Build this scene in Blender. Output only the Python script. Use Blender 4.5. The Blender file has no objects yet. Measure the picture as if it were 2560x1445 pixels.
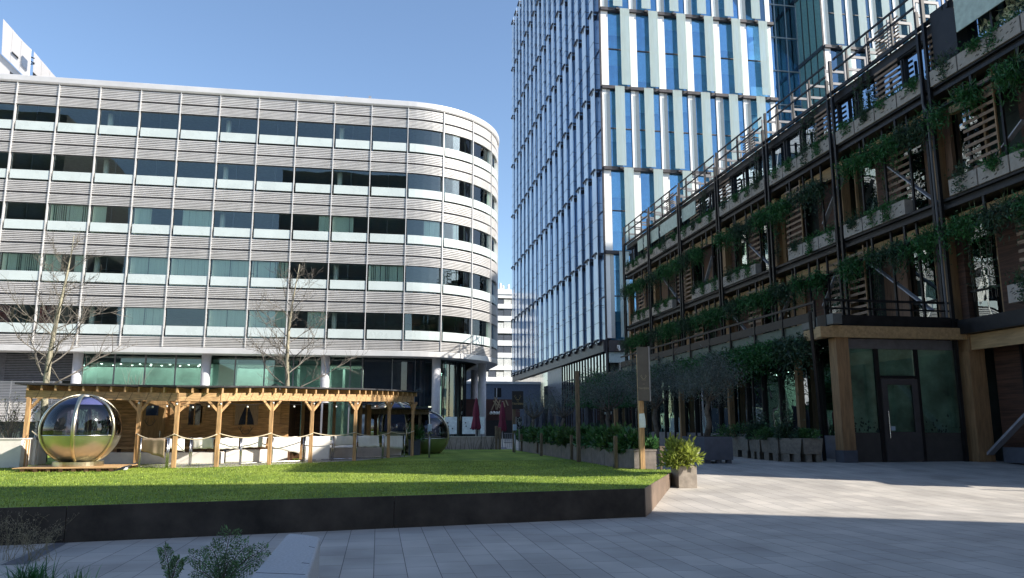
import bpy, math, random
import numpy as np
from mathutils import Vector, Matrix
R = math.radians
C = bpy.context.scene.collection
SC = bpy.context.scene
random.seed(7); rng = np.random.default_rng(7)

# ------------------------------------------------------------------ camera maths (used to find real 3D positions)
F = 1950.0; PIT = math.atan(342.5 / F); TH = math.atan(335 / 1980.0); H = 1.65
def ray(u, v):
    rx = u - 1280; k = 722.5 - v
    ry = F * math.cos(PIT) - k * math.sin(PIT); rz = F * math.sin(PIT) + k * math.cos(PIT)
    return (rx * math.cos(TH) + ry * math.sin(TH), -rx * math.sin(TH) + ry * math.cos(TH), rz)
def onz(u, v, z=0.0):
    r = ray(u, v); t = (z - H) / r[2]; return Vector((r[0] * t, r[1] * t, z))
def onx(u, v, x):
    r = ray(u, v); t = x / r[0]; return Vector((x, r[1] * t, H + r[2] * t))
def ony(u, v, y):
    r = ray(u, v); t = y / r[1]; return Vector((r[0] * t, y, H + r[2] * t))

# ------------------------------------------------------------------ materials
MATS = {}
def nodes(m):
    m.use_nodes = True
    return m.node_tree.nodes, m.node_tree.links
def mat(name, col, rough=.6, metal=0., var=.12, scale=4., bump=.0, bscale=40., stretch=(1, 1, 1), spec=.5,
        island=0., col2=None, vscale2=None, emit=0., coat=0.):
    if name in MATS: return MATS[name]
    m = bpy.data.materials.new(name); N, Lk = nodes(m)
    b = N['Principled BSDF']
    b.inputs['Roughness'].default_value = rough; b.inputs['Metallic'].default_value = metal
    b.inputs['Specular IOR Level'].default_value = spec
    if coat: b.inputs['Coat Weight'].default_value = coat; b.inputs['Coat Roughness'].default_value = .1
    tc = N.new('ShaderNodeTexCoord'); mp = N.new('ShaderNodeMapping'); mp.inputs['Scale'].default_value = stretch
    Lk.new(tc.outputs['Object'], mp.inputs['Vector'])
    nz = N.new('ShaderNodeTexNoise'); nz.inputs['Scale'].default_value = scale; nz.inputs['Detail'].default_value = 6; nz.inputs['Roughness'].default_value = .62
    Lk.new(mp.outputs[0], nz.inputs['Vector'])
    mx = N.new('ShaderNodeMix'); mx.data_type = 'RGBA'
    c2 = col2 or tuple(c * (1 - var * 2) for c in col)
    c1 = tuple(min(1, c * (1 + var)) for c in col)
    mx.inputs[6].default_value = (*c2, 1); mx.inputs[7].default_value = (*c1, 1)
    mr = N.new('ShaderNodeMapRange'); mr.inputs[1].default_value = .3; mr.inputs[2].default_value = .7
    Lk.new(nz.outputs['Fac'], mr.inputs[0]); Lk.new(mr.outputs[0], mx.inputs[0])
    out = mx.outputs[2]
    if island:
        g = N.new('ShaderNodeNewGeometry'); hs = N.new('ShaderNodeHueSaturation')
        ma = N.new('ShaderNodeMapRange'); ma.inputs[3].default_value = 1 - island; ma.inputs[4].default_value = 1 + island
        Lk.new(g.outputs['Random Per Island'], ma.inputs[0]); Lk.new(ma.outputs[0], hs.inputs['Value'])
        Lk.new(out, hs.inputs['Color']); out = hs.outputs[0]
    Lk.new(out, b.inputs['Base Color'])
    rr = N.new('ShaderNodeMapRange'); rr.inputs[3].default_value = max(0, rough - .08); rr.inputs[4].default_value = min(1, rough + .08)
    Lk.new(nz.outputs['Fac'], rr.inputs[0]); Lk.new(rr.outputs[0], b.inputs['Roughness'])
    if bump:
        n2 = N.new('ShaderNodeTexNoise'); n2.inputs['Scale'].default_value = bscale; n2.inputs['Detail'].default_value = 4
        Lk.new(mp.outputs[0], n2.inputs['Vector'])
        bp = N.new('ShaderNodeBump'); bp.inputs['Strength'].default_value = bump; bp.inputs['Distance'].default_value = .02
        Lk.new(n2.outputs['Fac'], bp.inputs['Height']); Lk.new(bp.outputs[0], b.inputs['Normal'])
    if emit:
        b.inputs['Emission Color'].default_value = (*col, 1); b.inputs['Emission Strength'].default_value = emit
    MATS[name] = m; return m
def glass(name, tint, ior=1.5, gloss=(1, 1, 1), wav=.0, wsc=.6, rough=.0, base=0.0):
    if name in MATS: return MATS[name]
    m = bpy.data.materials.new(name); N, Lk = nodes(m); N.remove(N['Principled BSDF'])
    o = N['Material Output']; t = N.new('ShaderNodeBsdfTransparent'); t.inputs[0].default_value = (*tint, 1)
    g = N.new('ShaderNodeBsdfGlossy'); g.inputs['Color'].default_value = (*gloss, 1); g.inputs['Roughness'].default_value = rough
    fr = N.new('ShaderNodeFresnel'); fr.inputs[0].default_value = ior
    ad = N.new('ShaderNodeMath'); ad.operation = 'ADD'; ad.use_clamp = True; ad.inputs[1].default_value = base
    Lk.new(fr.outputs[0], ad.inputs[0])
    mx = N.new('ShaderNodeMixShader'); Lk.new(ad.outputs[0], mx.inputs[0]); Lk.new(t.outputs[0], mx.inputs[1]); Lk.new(g.outputs[0], mx.inputs[2])
    if wav:
        tc = N.new('ShaderNodeTexCoord'); nz = N.new('ShaderNodeTexNoise'); nz.inputs['Scale'].default_value = wsc; nz.inputs['Detail'].default_value = 1
        Lk.new(tc.outputs['Object'], nz.inputs['Vector'])
        bp = N.new('ShaderNodeBump'); bp.inputs['Strength'].default_value = wav; bp.inputs['Distance'].default_value = .1
        Lk.new(nz.outputs['Fac'], bp.inputs['Height']); Lk.new(bp.outputs[0], g.inputs['Normal']); Lk.new(bp.outputs[0], fr.inputs['Normal'])
    Lk.new(mx.outputs[0], o.inputs['Surface'])
    MATS[name] = m; return m
def foliage(name, col, isl=.45, trans=.25, rough=.5):
    if name in MATS: return MATS[name]
    m = mat(name, col, rough, var=.25, scale=3., island=isl)
    N, Lk = m.node_tree.nodes, m.node_tree.links
    b = N['Principled BSDF']; o = N['Material Output']
    tr = N.new('ShaderNodeBsdfTranslucent'); src = b.inputs['Base Color'].links[0].from_socket
    Lk.new(src, tr.inputs['Color']); mx = N.new('ShaderNodeMixShader'); mx.inputs[0].default_value = trans
    Lk.new(b.outputs[0], mx.inputs[1]); Lk.new(tr.outputs[0], mx.inputs[2]); Lk.new(mx.outputs[0], o.inputs['Surface'])
    return m

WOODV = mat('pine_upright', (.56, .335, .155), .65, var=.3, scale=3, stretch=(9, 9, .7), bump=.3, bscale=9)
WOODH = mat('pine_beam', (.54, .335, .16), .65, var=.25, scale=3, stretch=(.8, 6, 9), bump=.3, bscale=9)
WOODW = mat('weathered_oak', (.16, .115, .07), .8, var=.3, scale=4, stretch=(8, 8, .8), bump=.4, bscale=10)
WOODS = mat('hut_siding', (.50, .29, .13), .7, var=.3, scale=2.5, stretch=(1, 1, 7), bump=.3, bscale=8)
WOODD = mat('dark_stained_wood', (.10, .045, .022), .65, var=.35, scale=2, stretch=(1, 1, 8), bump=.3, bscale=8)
GLULAM = mat('glulam_timber', (.27, .165, .08), .6, var=.2, scale=2, stretch=(6, 6, .7), bump=.15, bscale=9)
GLULH = mat('glulam_edge', (.38, .26, .13), .6, var=.2, scale=2, stretch=(6, .6, 6), bump=.15, bscale=9)
FELT = mat('roof_felt', (.045, .045, .05), .9, var=.3, scale=6, bump=.5, bscale=30)
STEELD = mat('dark_steel', (.014, .014, .016), .5, .3, var=.3, scale=3)
STEELG = mat('grey_painted_steel', (.17, .175, .20), .45, .2, var=.15, scale=3)
STEELP = mat('pale_steel', (.36, .36, .37), .4, .5, var=.12, scale=2)
CHROME = mat('brushed_stainless', (.62, .62, .62), .25, 1., var=.1, scale=6)
LOUV = mat('anodised_louvre', (.68, .665, .655), .4, .3, var=.07, scale=1.2)
FASC = mat('satin_fascia', (.62, .615, .61), .36, .25, var=.06, scale=.5)
FROST = mat('frosted_rail_glass', (.52, .585, .58), .28, 0, var=.05, scale=.6, spec=.8)
def frit(name, col, clear):
    m = mat(name, col, .2, 0, var=.06, scale=1.5, stretch=(8, 8, .4), spec=.7); N, Lk = m.node_tree.nodes, m.node_tree.links
    t = N.new('ShaderNodeBsdfTransparent'); t.inputs[0].default_value = (.85, .95, .93, 1); mx = N.new('ShaderNodeMixShader'); mx.inputs[0].default_value = clear
    Lk.new(N['Principled BSDF'].outputs[0], mx.inputs[1]); Lk.new(t.outputs[0], mx.inputs[2]); Lk.new(mx.outputs[0], N['Material Output'].inputs['Surface']); return m
WHITEP = mat('white_enamel_panel', (.84, .84, .82), .4, 0, var=.03, scale=1)
FINF = frit('fritted_glass_fin', (.50, .58, .56), .42)
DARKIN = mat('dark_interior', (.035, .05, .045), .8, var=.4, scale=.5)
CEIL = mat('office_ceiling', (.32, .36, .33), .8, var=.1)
BLIND = mat('pale_blind', (.88, .92, .84), .8, var=.06, scale=2, stretch=(8, 8, .3))
MAROON = mat('maroon_partition', (.22, .05, .05), .7)
STONE = mat('pale_stone_wall', (.56, .50, .44), .8, var=.1, scale=3, bump=.1)
WHITES = mat('white_render', (.78, .74, .68), .75, var=.08, scale=2)
CLOTH = mat('white_canvas', (.80, .76, .71), .9, var=.06, scale=3, bump=.15, bscale=12)
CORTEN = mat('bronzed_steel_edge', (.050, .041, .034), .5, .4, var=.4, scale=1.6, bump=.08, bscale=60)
CORTENS = mat('sunlit_rust_steel', (.20, .145, .11), .6, .3, var=.2, scale=2.2, bump=.06, bscale=60)  # rust brown; on the wall's side panels a paler copy with sunlight painted in
PLBOX = mat('grey_metal_planter', (.23, .205, .185), .6, .2, var=.18, scale=5, bump=.05)
BLBOX = mat('slate_blue_planter', (.085, .095, .12), .7, var=.12, scale=4)
CONCP = mat('board_marked_concrete', (.22, .20, .165), .85, var=.2, scale=9, bump=.4, bscale=25)
PLCON = mat('facade_planter_concrete', (.31, .285, .255), .8, var=.1, scale=6)
GRAN = mat('granite_bench', (.42, .43, .44), .7, var=.14, scale=40, bump=.1, bscale=120)
BARK = mat('plane_bark', (.36, .33, .24), .85, var=.35, scale=5, stretch=(2, 2, .6), bump=.4, bscale=14)
BARKD = mat('olive_bark', (.13, .11, .085), .9, var=.35, scale=6, bump=.5, bscale=18)
TWIG = mat('bare_twigs', (.19, .17, .145), .9, var=.3, scale=2)
BRICK = mat('stained_slat_wall', (.085, .042, .027), .7, var=.35, scale=1.2, stretch=(.6, .6, 14), bump=.8, bscale=6)
SLAT = mat('timber_slat', (.24, .165, .115), .7, var=.25, scale=3, stretch=(1, 1, 5))
LF_D = foliage('fern_leaf', (.035, .15, .04), .5)
LF_H = foliage('ivy_leaf', (.035, .085, .042), .5)
LF_O = foliage('olive_leaf', (.14, .175, .155), .4)
LF_B = foliage('broad_shrub_leaf', (.065, .17, .05), .5, .2, .32)
LF_Y = foliage('yellow_green_leaf', (.20, .25, .035), .45, .35, .4)
LF_S = foliage('spiky_blade', (.075, .13, .045), .5)
LF_G = foliage('mahonia_leaf', (.13, .25, .10), .5)
GRASSB = foliage('grass_blade', (.30, .39, .055), .5, .3)
RED = mat('maroon_canvas', (.15, .012, .035), .8, var=.2, scale=3, stretch=(3, 3, .6))
GREYC = mat('charcoal_canvas', (.055, .06, .075), .85, var=.2, scale=3)
BLACKB = mat('black_sign_board', (.012, .012, .014), .5)
GOLD = mat('gold_sign_paint', (.55, .42, .2), .5, .2)
SIGNG = mat('grey_brown_board', (.105, .095, .08), .6)
PAPER = mat('laminated_paper', (.72, .80, .76), .4)
BULB = mat('opal_bulb', (.85, .85, .82), .25)
ROPE = mat('cream_rope', (.62, .53, .38), .9, bump=.5, bscale=60)
WHITEF = mat('magpie_white', (.85, .85, .85), .7); BLACKF = mat('magpie_black', (.012, .014, .022), .4)
G_OFF = glass('office_window_glass', (.90, .97, .935), 1.55, (.95, .97, .98), .05, .35, base=.02)
G_GND = glass('lobby_glass', (.60, .74, .71), 1.5, (.9, 1, 1), .05, .4, base=.06)
G_TOW = glass('blue_tower_glass', (.72, .90, .96), 1.6, (.50, .76, 1), .02, .35, base=.18)
G_SIDE = mat('sky_painted_side_glass', (.26, .46, .76), .08, .0, var=.25, scale=.12, spec=1.0)  # opaque blue base colour paints in the reflected sky
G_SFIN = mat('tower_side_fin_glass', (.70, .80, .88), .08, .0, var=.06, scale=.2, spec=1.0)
G_POD = glass('smoked_pod_glass', (.50, .50, .55), 1.5, (1, 1, 1), 0, rough=.035, base=.03)
G_TOP = glass('top_floor_glass', (.42, .58, .62), 1.5, (.72, .86, 1), .1, .6, base=.5)
G_TIM = glass('timber_building_glass', (.42, .58, .54), 1.5, (.9, 1, 1), .15, .7, base=.30)
G_DRK = glass('green_tinted_shop_glass', (.76, .86, .82), 1.45, (.9, 1, 1), .05, .4, base=.03)
PODM = mat('polished_pod_shell', (.54, .53, .48), .36, 1., var=.05, scale=2)
PODR = mat('champagne_pod_ring', (.66, .60, .44), .3, 1., var=.1, scale=4)

# ------------------------------------------------------------------ object helpers
WL = {}
def tag(o, label=None, cat=None, group=None, kind=None):
    if label: o['label'] = label
    if cat: o['category'] = cat
    if group: o['group'] = group
    if kind: o['kind'] = kind
    return o
def empty(name, loc, label, cat, group=None):
    o = bpy.data.objects.new(name, None); C.objects.link(o); o.location = loc; o.empty_display_size = .3
    WL[o.name] = Vector(loc); return tag(o, label, cat, group)
def link(name, me, parent, loc=(0, 0, 0)):
    o = bpy.data.objects.new(name, me); C.objects.link(o)
    if parent is not None: o.parent = parent; WL[o.name] = WL[parent.name]
    else: o.location = loc; WL[o.name] = Vector(loc)
    return o
def kids(o): return [c for c in bpy.data.objects if c.parent == o]
def copy_tree(o, parent=None, tree=None):
    c = o.copy(); C.objects.link(c); c.parent = parent
    for k in (tree or {}).get(o.name, kids(o)): copy_tree(k, c, tree)
    return c
def dup(o, loc, rz=0, label=None, scale=None):
    c = copy_tree(o); c.location = loc; c.rotation_euler.z = rz
    if scale: c.scale = scale
    if label: c['label'] = label
    WL[c.name] = Vector(loc); return c
class MB:
    def __init__(s): s.v = []; s.f = []
    def add(s, vs, fs):
        n = len(s.v); s.v += [tuple(p) for p in vs]; s.f += [tuple(i + n for i in f) for f in fs]; return s
    def box(s, x0, x1, y0, y1, z0, z1):
        return s.add([(x0, y0, z0), (x1, y0, z0), (x1, y1, z0), (x0, y1, z0), (x0, y0, z1), (x1, y0, z1), (x1, y1, z1), (x0, y1, z1)],
                     [(0, 3, 2, 1), (4, 5, 6, 7), (0, 1, 5, 4), (1, 2, 6, 5), (2, 3, 7, 6), (3, 0, 4, 7)])
    def bar(s, p, q, w, h, up=(0, 0, 1)):
        p = Vector(p); q = Vector(q); d = (q - p).normalized(); up = Vector(up)
        if abs(d.dot(up)) > .98: up = Vector((0, 1, 0))
        a = d.cross(up).normalized() * w / 2; b = a.cross(d).normalized() * h / 2
        return s.add([p - a - b, p + a - b, p + a + b, p - a + b, q - a - b, q + a - b, q + a + b, q - a + b],
                     [(0, 1, 2, 3), (7, 6, 5, 4), (0, 4, 5, 1), (1, 5, 6, 2), (2, 6, 7, 3), (3, 7, 4, 0)])
    def tube(s, pts, rad, n=8, cap=True):
        pts = [Vector(p) for p in pts]; rad = rad if hasattr(rad, '__len__') else [rad] * len(pts)
        base = len(s.v); ref = Vector((.13, .97, .2)) if abs((pts[-1] - pts[0]).normalized().z) > .9 else Vector((0, 0, 1))
        for i, p in enumerate(pts):
            d = (pts[min(i + 1, len(pts) - 1)] - pts[max(i - 1, 0)]).normalized()
            a = d.cross(ref).normalized(); b = a.cross(d)
            for k in range(n):
                t = 2 * math.pi * k / n; s.v.append(tuple(p + (a * math.cos(t) + b * math.sin(t)) * rad[i]))
        for i in range(len(pts) - 1):
            for k in range(n):
                k2 = (k + 1) % n; s.f.append((base + i * n + k, base + i * n + k2, base + (i + 1) * n + k2, base + (i + 1) * n + k))
        if cap:
            s.f.append(tuple(base + k for k in range(n))[::-1]); s.f.append(tuple(base + (len(pts) - 1) * n + k for k in range(n)))
        return s
    def lathe(s, c, prof, n=24, a0=0, a1=2 * math.pi):
        base = len(s.v); full = abs(a1 - a0 - 2 * math.pi) < 1e-6; m = n if full else n + 1
        for (r, z) in prof:
            for k in range(m):
                t = a0 + (a1 - a0) * k / n; s.v.append((c[0] + r * math.cos(t), c[1] + r * math.sin(t), c[2] + z))
        for i in range(len(prof) - 1):
            for k in range(n):
                k2 = (k + 1) % m; s.f.append((base + i * m + k, base + i * m + k2, base + (i + 1) * m + k2, base + (i + 1) * m + k))
        return s
    def prism(s, poly, z0, z1):
        n = len(poly); return s.add([(x, y, z0) for x, y in poly] + [(x, y, z1) for x, y in poly],
            [tuple(range(n))[::-1], tuple(range(n, 2 * n))] + [(i, (i + 1) % n, n + (i + 1) % n, n + i) for i in range(n)])
    def quad(s, a, b, c, d): return s.add([a, b, c, d], [(0, 1, 2, 3)])
    def sweep(s, path, prof, closed=True):
        # path: list of (x,y,nx,ny) with outward normal; prof: list of (offset,z)
        base = len(s.v); m = len(prof)
        for (x, y, nx, ny) in path:
            for (o, z) in prof: s.v.append((x + nx * o, y + ny * o, z))
        for i in range(len(path) - 1):
            for k in range(m if closed else m - 1):
                k2 = (k + 1) % m; s.f.append((base + i * m + k, base + (i + 1) * m + k, base + (i + 1) * m + k2, base + i * m + k2))
        if closed:
            s.f.append(tuple(base + k for k in range(m))); s.f.append(tuple(base + (len(path) - 1) * m + k for k in range(m))[::-1])
        return s
    def build(s, name, m, parent=None, loc=(0, 0, 0), smooth=False, bevel=0, label=None):
        L = WL[parent.name] if parent is not None else Vector(loc)
        me = bpy.data.meshes.new(name); me.from_pydata([(x - L.x, y - L.y, z - L.z) for x, y, z in s.v], [], s.f)
        me.materials.append(m)
        if smooth:
            for p in me.polygons: p.use_smooth = True
        me.validate(); me.update()
        o = link(name, me, parent, loc)
        if bevel:
            b = o.modifiers.new('bevel', 'BEVEL'); b.width = bevel; b.segments = 2; b.limit_method = 'ANGLE'
        if label: o['label'] = label
        return o
def leaf_mesh(name, pts, L, W, m, parent=None, loc=(0, 0, 0), dirs=None, spread=1., droop=0., up=.3):
    pts = np.asarray(pts, float); n = len(pts); base = np.array(WL[parent.name] if parent is not None else loc)
    d = rng.normal(size=(n, 3)) * spread
    if dirs is not None: d += np.asarray(dirs)
    d[:, 2] += up - droop
    d /= np.linalg.norm(d, axis=1)[:, None]
    r = rng.normal(size=(n, 3)); a = np.cross(d, r); a /= np.linalg.norm(a, axis=1)[:, None]
    nn = np.cross(a, d)
    l = (L * rng.uniform(.6, 1.3, n))[:, None]; w = (W * rng.uniform(.7, 1.25, n))[:, None]
    p = pts - base
    v = np.stack([p, p + d * l * .45 + a * w * .5 + nn * w * .18, p + d * l - nn * l * .12, p + d * l * .45 - a * w * .5 + nn * w * .18], 1).reshape(-1, 3)
    me = bpy.data.meshes.new(name); me.vertices.add(4 * n); me.vertices.foreach_set('co', v.ravel())
    idx = np.arange(4 * n).reshape(n, 4)
    me.loops.add(4 * n); me.loops.foreach_set('vertex_index', idx.ravel())
    me.polygons.add(n); me.polygons.foreach_set('loop_start', np.arange(0, 4 * n, 4)); me.polygons.foreach_set('loop_total', np.full(n, 4))
    me.materials.append(m); me.update(); me.validate()
    return link(name, me, parent, loc)
def struct(o): o['kind'] = 'structure'; return o
ORD = ['first', 'second', 'third', 'fourth', 'fifth', 'sixth', 'seventh', 'eighth', 'ninth', 'tenth', 'eleventh', 'twelfth', 'thirteenth',
       'fourteenth', 'fifteenth', 'sixteenth', 'seventeenth', 'eighteenth', 'nineteenth', 'twentieth'] + ['number %d' % k for k in range(21, 60)]

# ------------------------------------------------------------------ ground
def gz(y): return .45 * min(1, max(0, (y - 15) / 9.0))
def pave_mat():
    m = bpy.data.materials.new('concrete_paving'); N, Lk = nodes(m); b = N['Principled BSDF']
    tc = N.new('ShaderNodeTexCoord'); mp = N.new('ShaderNodeMapping'); mp.inputs['Rotation'].default_value = (0, 0, R(90))
    Lk.new(tc.outputs['Object'], mp.inputs['Vector'])
    br = N.new('ShaderNodeTexBrick'); br.inputs['Scale'].default_value = 1; br.inputs['Brick Width'].default_value = .75; br.inputs['Row Height'].default_value = .375
    br.inputs['Mortar Size'].default_value = .005; br.inputs['Mortar Smooth'].default_value = .2; br.inputs['Bias'].default_value = -.1
    br.offset = .37
    br.inputs['Color1'].default_value = (.47, .435, .39, 1); br.inputs['Color2'].default_value = (.375, .35, .32, 1); br.inputs['Mortar'].default_value = (.10, .095, .09, 1)
    Lk.new(mp.outputs[0], br.inputs['Vector'])
    nz = N.new('ShaderNodeTexNoise'); nz.inputs['Scale'].default_value = .8; nz.inputs['Detail'].default_value = 8; Lk.new(tc.outputs['Object'], nz.inputs['Vector'])
    mr = N.new('ShaderNodeMapRange'); mr.inputs[1].default_value = .3; mr.inputs[2].default_value = .75; mr.inputs[3].default_value = .70; mr.inputs[4].default_value = 1.1
    Lk.new(nz.outputs['Fac'], mr.inputs[0])
    n3 = N.new('ShaderNodeTexNoise'); n3.inputs['Scale'].default_value = 90; n3.inputs['Detail'].default_value = 2; Lk.new(tc.outputs['Object'], n3.inputs['Vector'])
    mr3 = N.new('ShaderNodeMapRange'); mr3.inputs[3].default_value = .88; mr3.inputs[4].default_value = 1.12; Lk.new(n3.outputs['Fac'], mr3.inputs[0])
    mm = N.new('ShaderNodeMath'); mm.operation = 'MULTIPLY'; Lk.new(mr.outputs[0], mm.inputs[0]); Lk.new(mr3.outputs[0], mm.inputs[1])
    hs = N.new('ShaderNodeHueSaturation'); Lk.new(br.outputs['Color'], hs.inputs['Color']); Lk.new(mm.outputs[0], hs.inputs['Value'])
    Lk.new(hs.outputs[0], b.inputs['Base Color']); b.inputs['Roughness'].default_value = .8
    bp = N.new('ShaderNodeBump'); bp.inputs['Strength'].default_value = .25; bp.inputs['Distance'].default_value = .01; bp.invert = True
    Lk.new(br.outputs['Fac'], bp.inputs['Height']); Lk.new(bp.outputs[0], b.inputs['Normal'])
    return m
g = MB(); ys = [-400, -40, 0, 15, 18, 21, 24, 60, 200, 900]; xs = [-700, -60, 0, 60, 700]
for y in ys:
    for x in xs: g.v.append((x, y, gz(y)))
for j in range(len(ys) - 1):
    for i in range(len(xs) - 1): g.f.append((j * 5 + i, j * 5 + i + 1, (j + 1) * 5 + i + 1, (j + 1) * 5 + i))
struct(g.build('pavement', pave_mat()))
# ---- lawn
W0 = (-15.5, 10.55); W1 = (4.9, 14.27); W2 = (7.78, 20.1); W3 = (6.62, 21.2)
lawn_poly = [(-30, 7.9), W0, W1, W2, W3, (6.62, 39.5), (-14, 39.5), (-30, 30)]
lm = bpy.data.materials.new('mown_turf'); N, Lk = nodes(lm); b = N['Principled BSDF']; b.inputs['Roughness'].default_value = .85; b.inputs['Specular IOR Level'].default_value = .2
tc = N.new('ShaderNodeTexCoord')
def noise(N, Lk, tc, s, d=5):
    n = N.new('ShaderNodeTexNoise'); n.inputs['Scale'].default_value = s; n.inputs['Detail'].default_value = d; Lk.new(tc.outputs['Object'], n.inputs['Vector']); return n
n1 = noise(N, Lk, tc, .6); n2 = noise(N, Lk, tc, 45, 3)
mx = N.new('ShaderNodeMix'); mx.data_type = 'RGBA'; mx.inputs[6].default_value = (.12, .20, .028, 1); mx.inputs[7].default_value = (.27, .35, .055, 1)
mr = N.new('ShaderNodeMapRange'); mr.inputs[1].default_value = .35; mr.inputs[2].default_value = .65; Lk.new(n1.outputs['Fac'], mr.inputs[0]); Lk.new(mr.outputs[0], mx.inputs[0])
mr2 = N.new('ShaderNodeMapRange'); mr2.inputs[1].default_value = .25; mr2.inputs[2].default_value = .75; mr2.inputs[3].default_value = .55; mr2.inputs[4].default_value = 1.3; Lk.new(n2.outputs['Fac'], mr2.inputs[0])
# faint mower stripes running away from the camera
wv = N.new('ShaderNodeTexWave'); wv.inputs['Scale'].default_value = .32; wv.inputs['Distortion'].default_value = 1.5; wv.bands_direction = 'X'; Lk.new(tc.outputs['Object'], wv.inputs['Vector'])
mr4 = N.new('ShaderNodeMapRange'); mr4.inputs[3].default_value = .93; mr4.inputs[4].default_value = 1.06; Lk.new(wv.outputs['Fac'], mr4.inputs[0])
mu = N.new('ShaderNodeMath'); mu.operation = 'MULTIPLY'; Lk.new(mr2.outputs[0], mu.inputs[0]); Lk.new(mr4.outputs[0], mu.inputs[1])
hs = N.new('ShaderNodeHueSaturation'); Lk.new(mx.outputs[2], hs.inputs['Color']); Lk.new(mu.outputs[0], hs.inputs['Value']); Lk.new(hs.outputs[0], b.inputs['Base Color'])
bp = N.new('ShaderNodeBump'); bp.inputs['Strength'].default_value = .8; bp.inputs['Distance'].default_value = .03; Lk.new(n2.outputs['Fac'], bp.inputs['Height']); Lk.new(bp.outputs[0], b.inputs['Normal'])
struct(MB().prism(lawn_poly, .46, .50).build('lawn', lm))
# grass blades near the front edge
def inpoly(x, y, P):
    c = np.zeros(len(x), bool); j = len(P) - 1
    for i in range(len(P)):
        xi, yi = P[i]; xj, yj = P[j]
        t = ((yi > y) != (yj > y)) & (x < (xj - xi) * (y - yi) / (yj - yi + 1e-9) + xi); c ^= t; j = i
    return c
n = 120000
gx = rng.uniform(-13, 7.8, n); gy = 10.5 + rng.uniform(0, 1, n) ** 1.3 * 16
k = inpoly(gx, gy, lawn_poly); gx = gx[k]; gy = gy[k]
o = leaf_mesh('grass', np.stack([gx, gy, np.full(len(gx), .498)], 1), .04, .011, GRASSB, spread=.6, up=.8)
tag(o, 'short green mown grass covering the raised lawn', 'grass', kind='stuff')

# ---- steel retaining edge
rw = empty('lawn_retaining_wall', (W1[0], W1[1], 0), 'dark steel retaining wall edging the raised lawn above the paving', 'retaining wall')
def wallseg(a, b, z0, z1, t, m, name):
    MB().bar((a[0], a[1], (z0 + z1) / 2), (b[0], b[1], (z0 + z1) / 2), t, z1 - z0).build(name, m, rw)
Ws = [(-30, 7.92), (-22, 9.37), W0, (-9.6, 11.63), (-4.4, 12.57), (.3, 13.43), W1]
for i in range(len(Ws) - 1):
    a = Vector((*Ws[i], 0)); b_ = Vector((*Ws[i + 1], 0)); d = (b_ - a).normalized() * .004
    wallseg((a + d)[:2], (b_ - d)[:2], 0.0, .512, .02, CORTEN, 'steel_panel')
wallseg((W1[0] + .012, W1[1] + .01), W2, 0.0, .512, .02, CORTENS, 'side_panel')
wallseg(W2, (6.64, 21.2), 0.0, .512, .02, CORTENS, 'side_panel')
for (u, v) in [(470, 1338), (1300, 1303)]:
    p = onz(u, v, .01); q = onz(u + 70, v - 3, .01)
    MB().bar((p.x, p.y + .0, .025), (q.x, q.y + .0, .025), .03, .05).build('drain_slot', BLACKB, rw)

# ------------------------------------------------------------------ curved office building
RAD = 8.7; CX = 1.8; FY = 64.0; BAY = 3.07
def opath(s, off=0.0):
    if s <= 0: x, y, nx, ny = CX + s, FY, 0, -1
    elif s <= RAD * math.pi / 2:
        a = s / RAD; x, y, nx, ny = CX + RAD * math.sin(a), FY + RAD - RAD * math.cos(a), math.sin(a), -math.cos(a)
    else: x, y, nx, ny = CX + RAD, FY + RAD + (s - RAD * math.pi / 2), 1, 0
    return (x + nx * off, y + ny * off, nx, ny)
def orange(s0, s1, off=0.0):
    ss = [s0, s1]; k = 0.0
    while k <= RAD * math.pi / 2 + .01:
        if s0 < k < s1: ss.append(k)
        k += RAD * math.pi / 2 / 20
    return [opath(s, off) for s in sorted(set(round(x, 4) for x in ss))]
S0, S1 = -13 * BAY, 14 * BAY
ob = empty('curved_office_building', (CX, FY, .45), 'long pale office building with horizontal louvre bands and a rounded right corner', 'office building')
full = orange(S0, S1)
MB().sweep(full, [(.35, 28.5), (.42, 28.62), (.42, 29.02), (.30, 29.1), (-1.2, 29.1), (-1.2, 28.5)]).build('roof_fascia', FASC, ob)
MB().sweep(full, [(.33, 7.22), (.33, 7.62), (.28, 7.66), (-.3, 7.66), (-1.6, 7.3), (-1.6, 7.22)]).build('soffit_fascia', FASC, ob)
WT = [26.7 - 4.0 * k for k in range(5)]
def slats(z0, z1, n):
    m = MB(); h = (z1 - z0) / n
    for i in range(n):
        z = z0 + i * h
        m.sweep(full, [(.12, z + .01), (.24, z + .0), (.25, z + h * .58), (.12, z + h * .74)])
    return m
tops = [(26.72, 27.46), (27.58, 28.42)]
bands = []
for wt in WT:
    if wt == WT[0]: bands += [(27.60, 28.46), (26.74, 27.46)]
    else: bands += [(wt + .92, wt + 1.80), (wt + .04, wt + .80)]
bands += [(7.72, 8.50)]
for (a, b_) in bands: slats(a, b_, 6).build('louvre_band', LOUV, ob)
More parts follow.
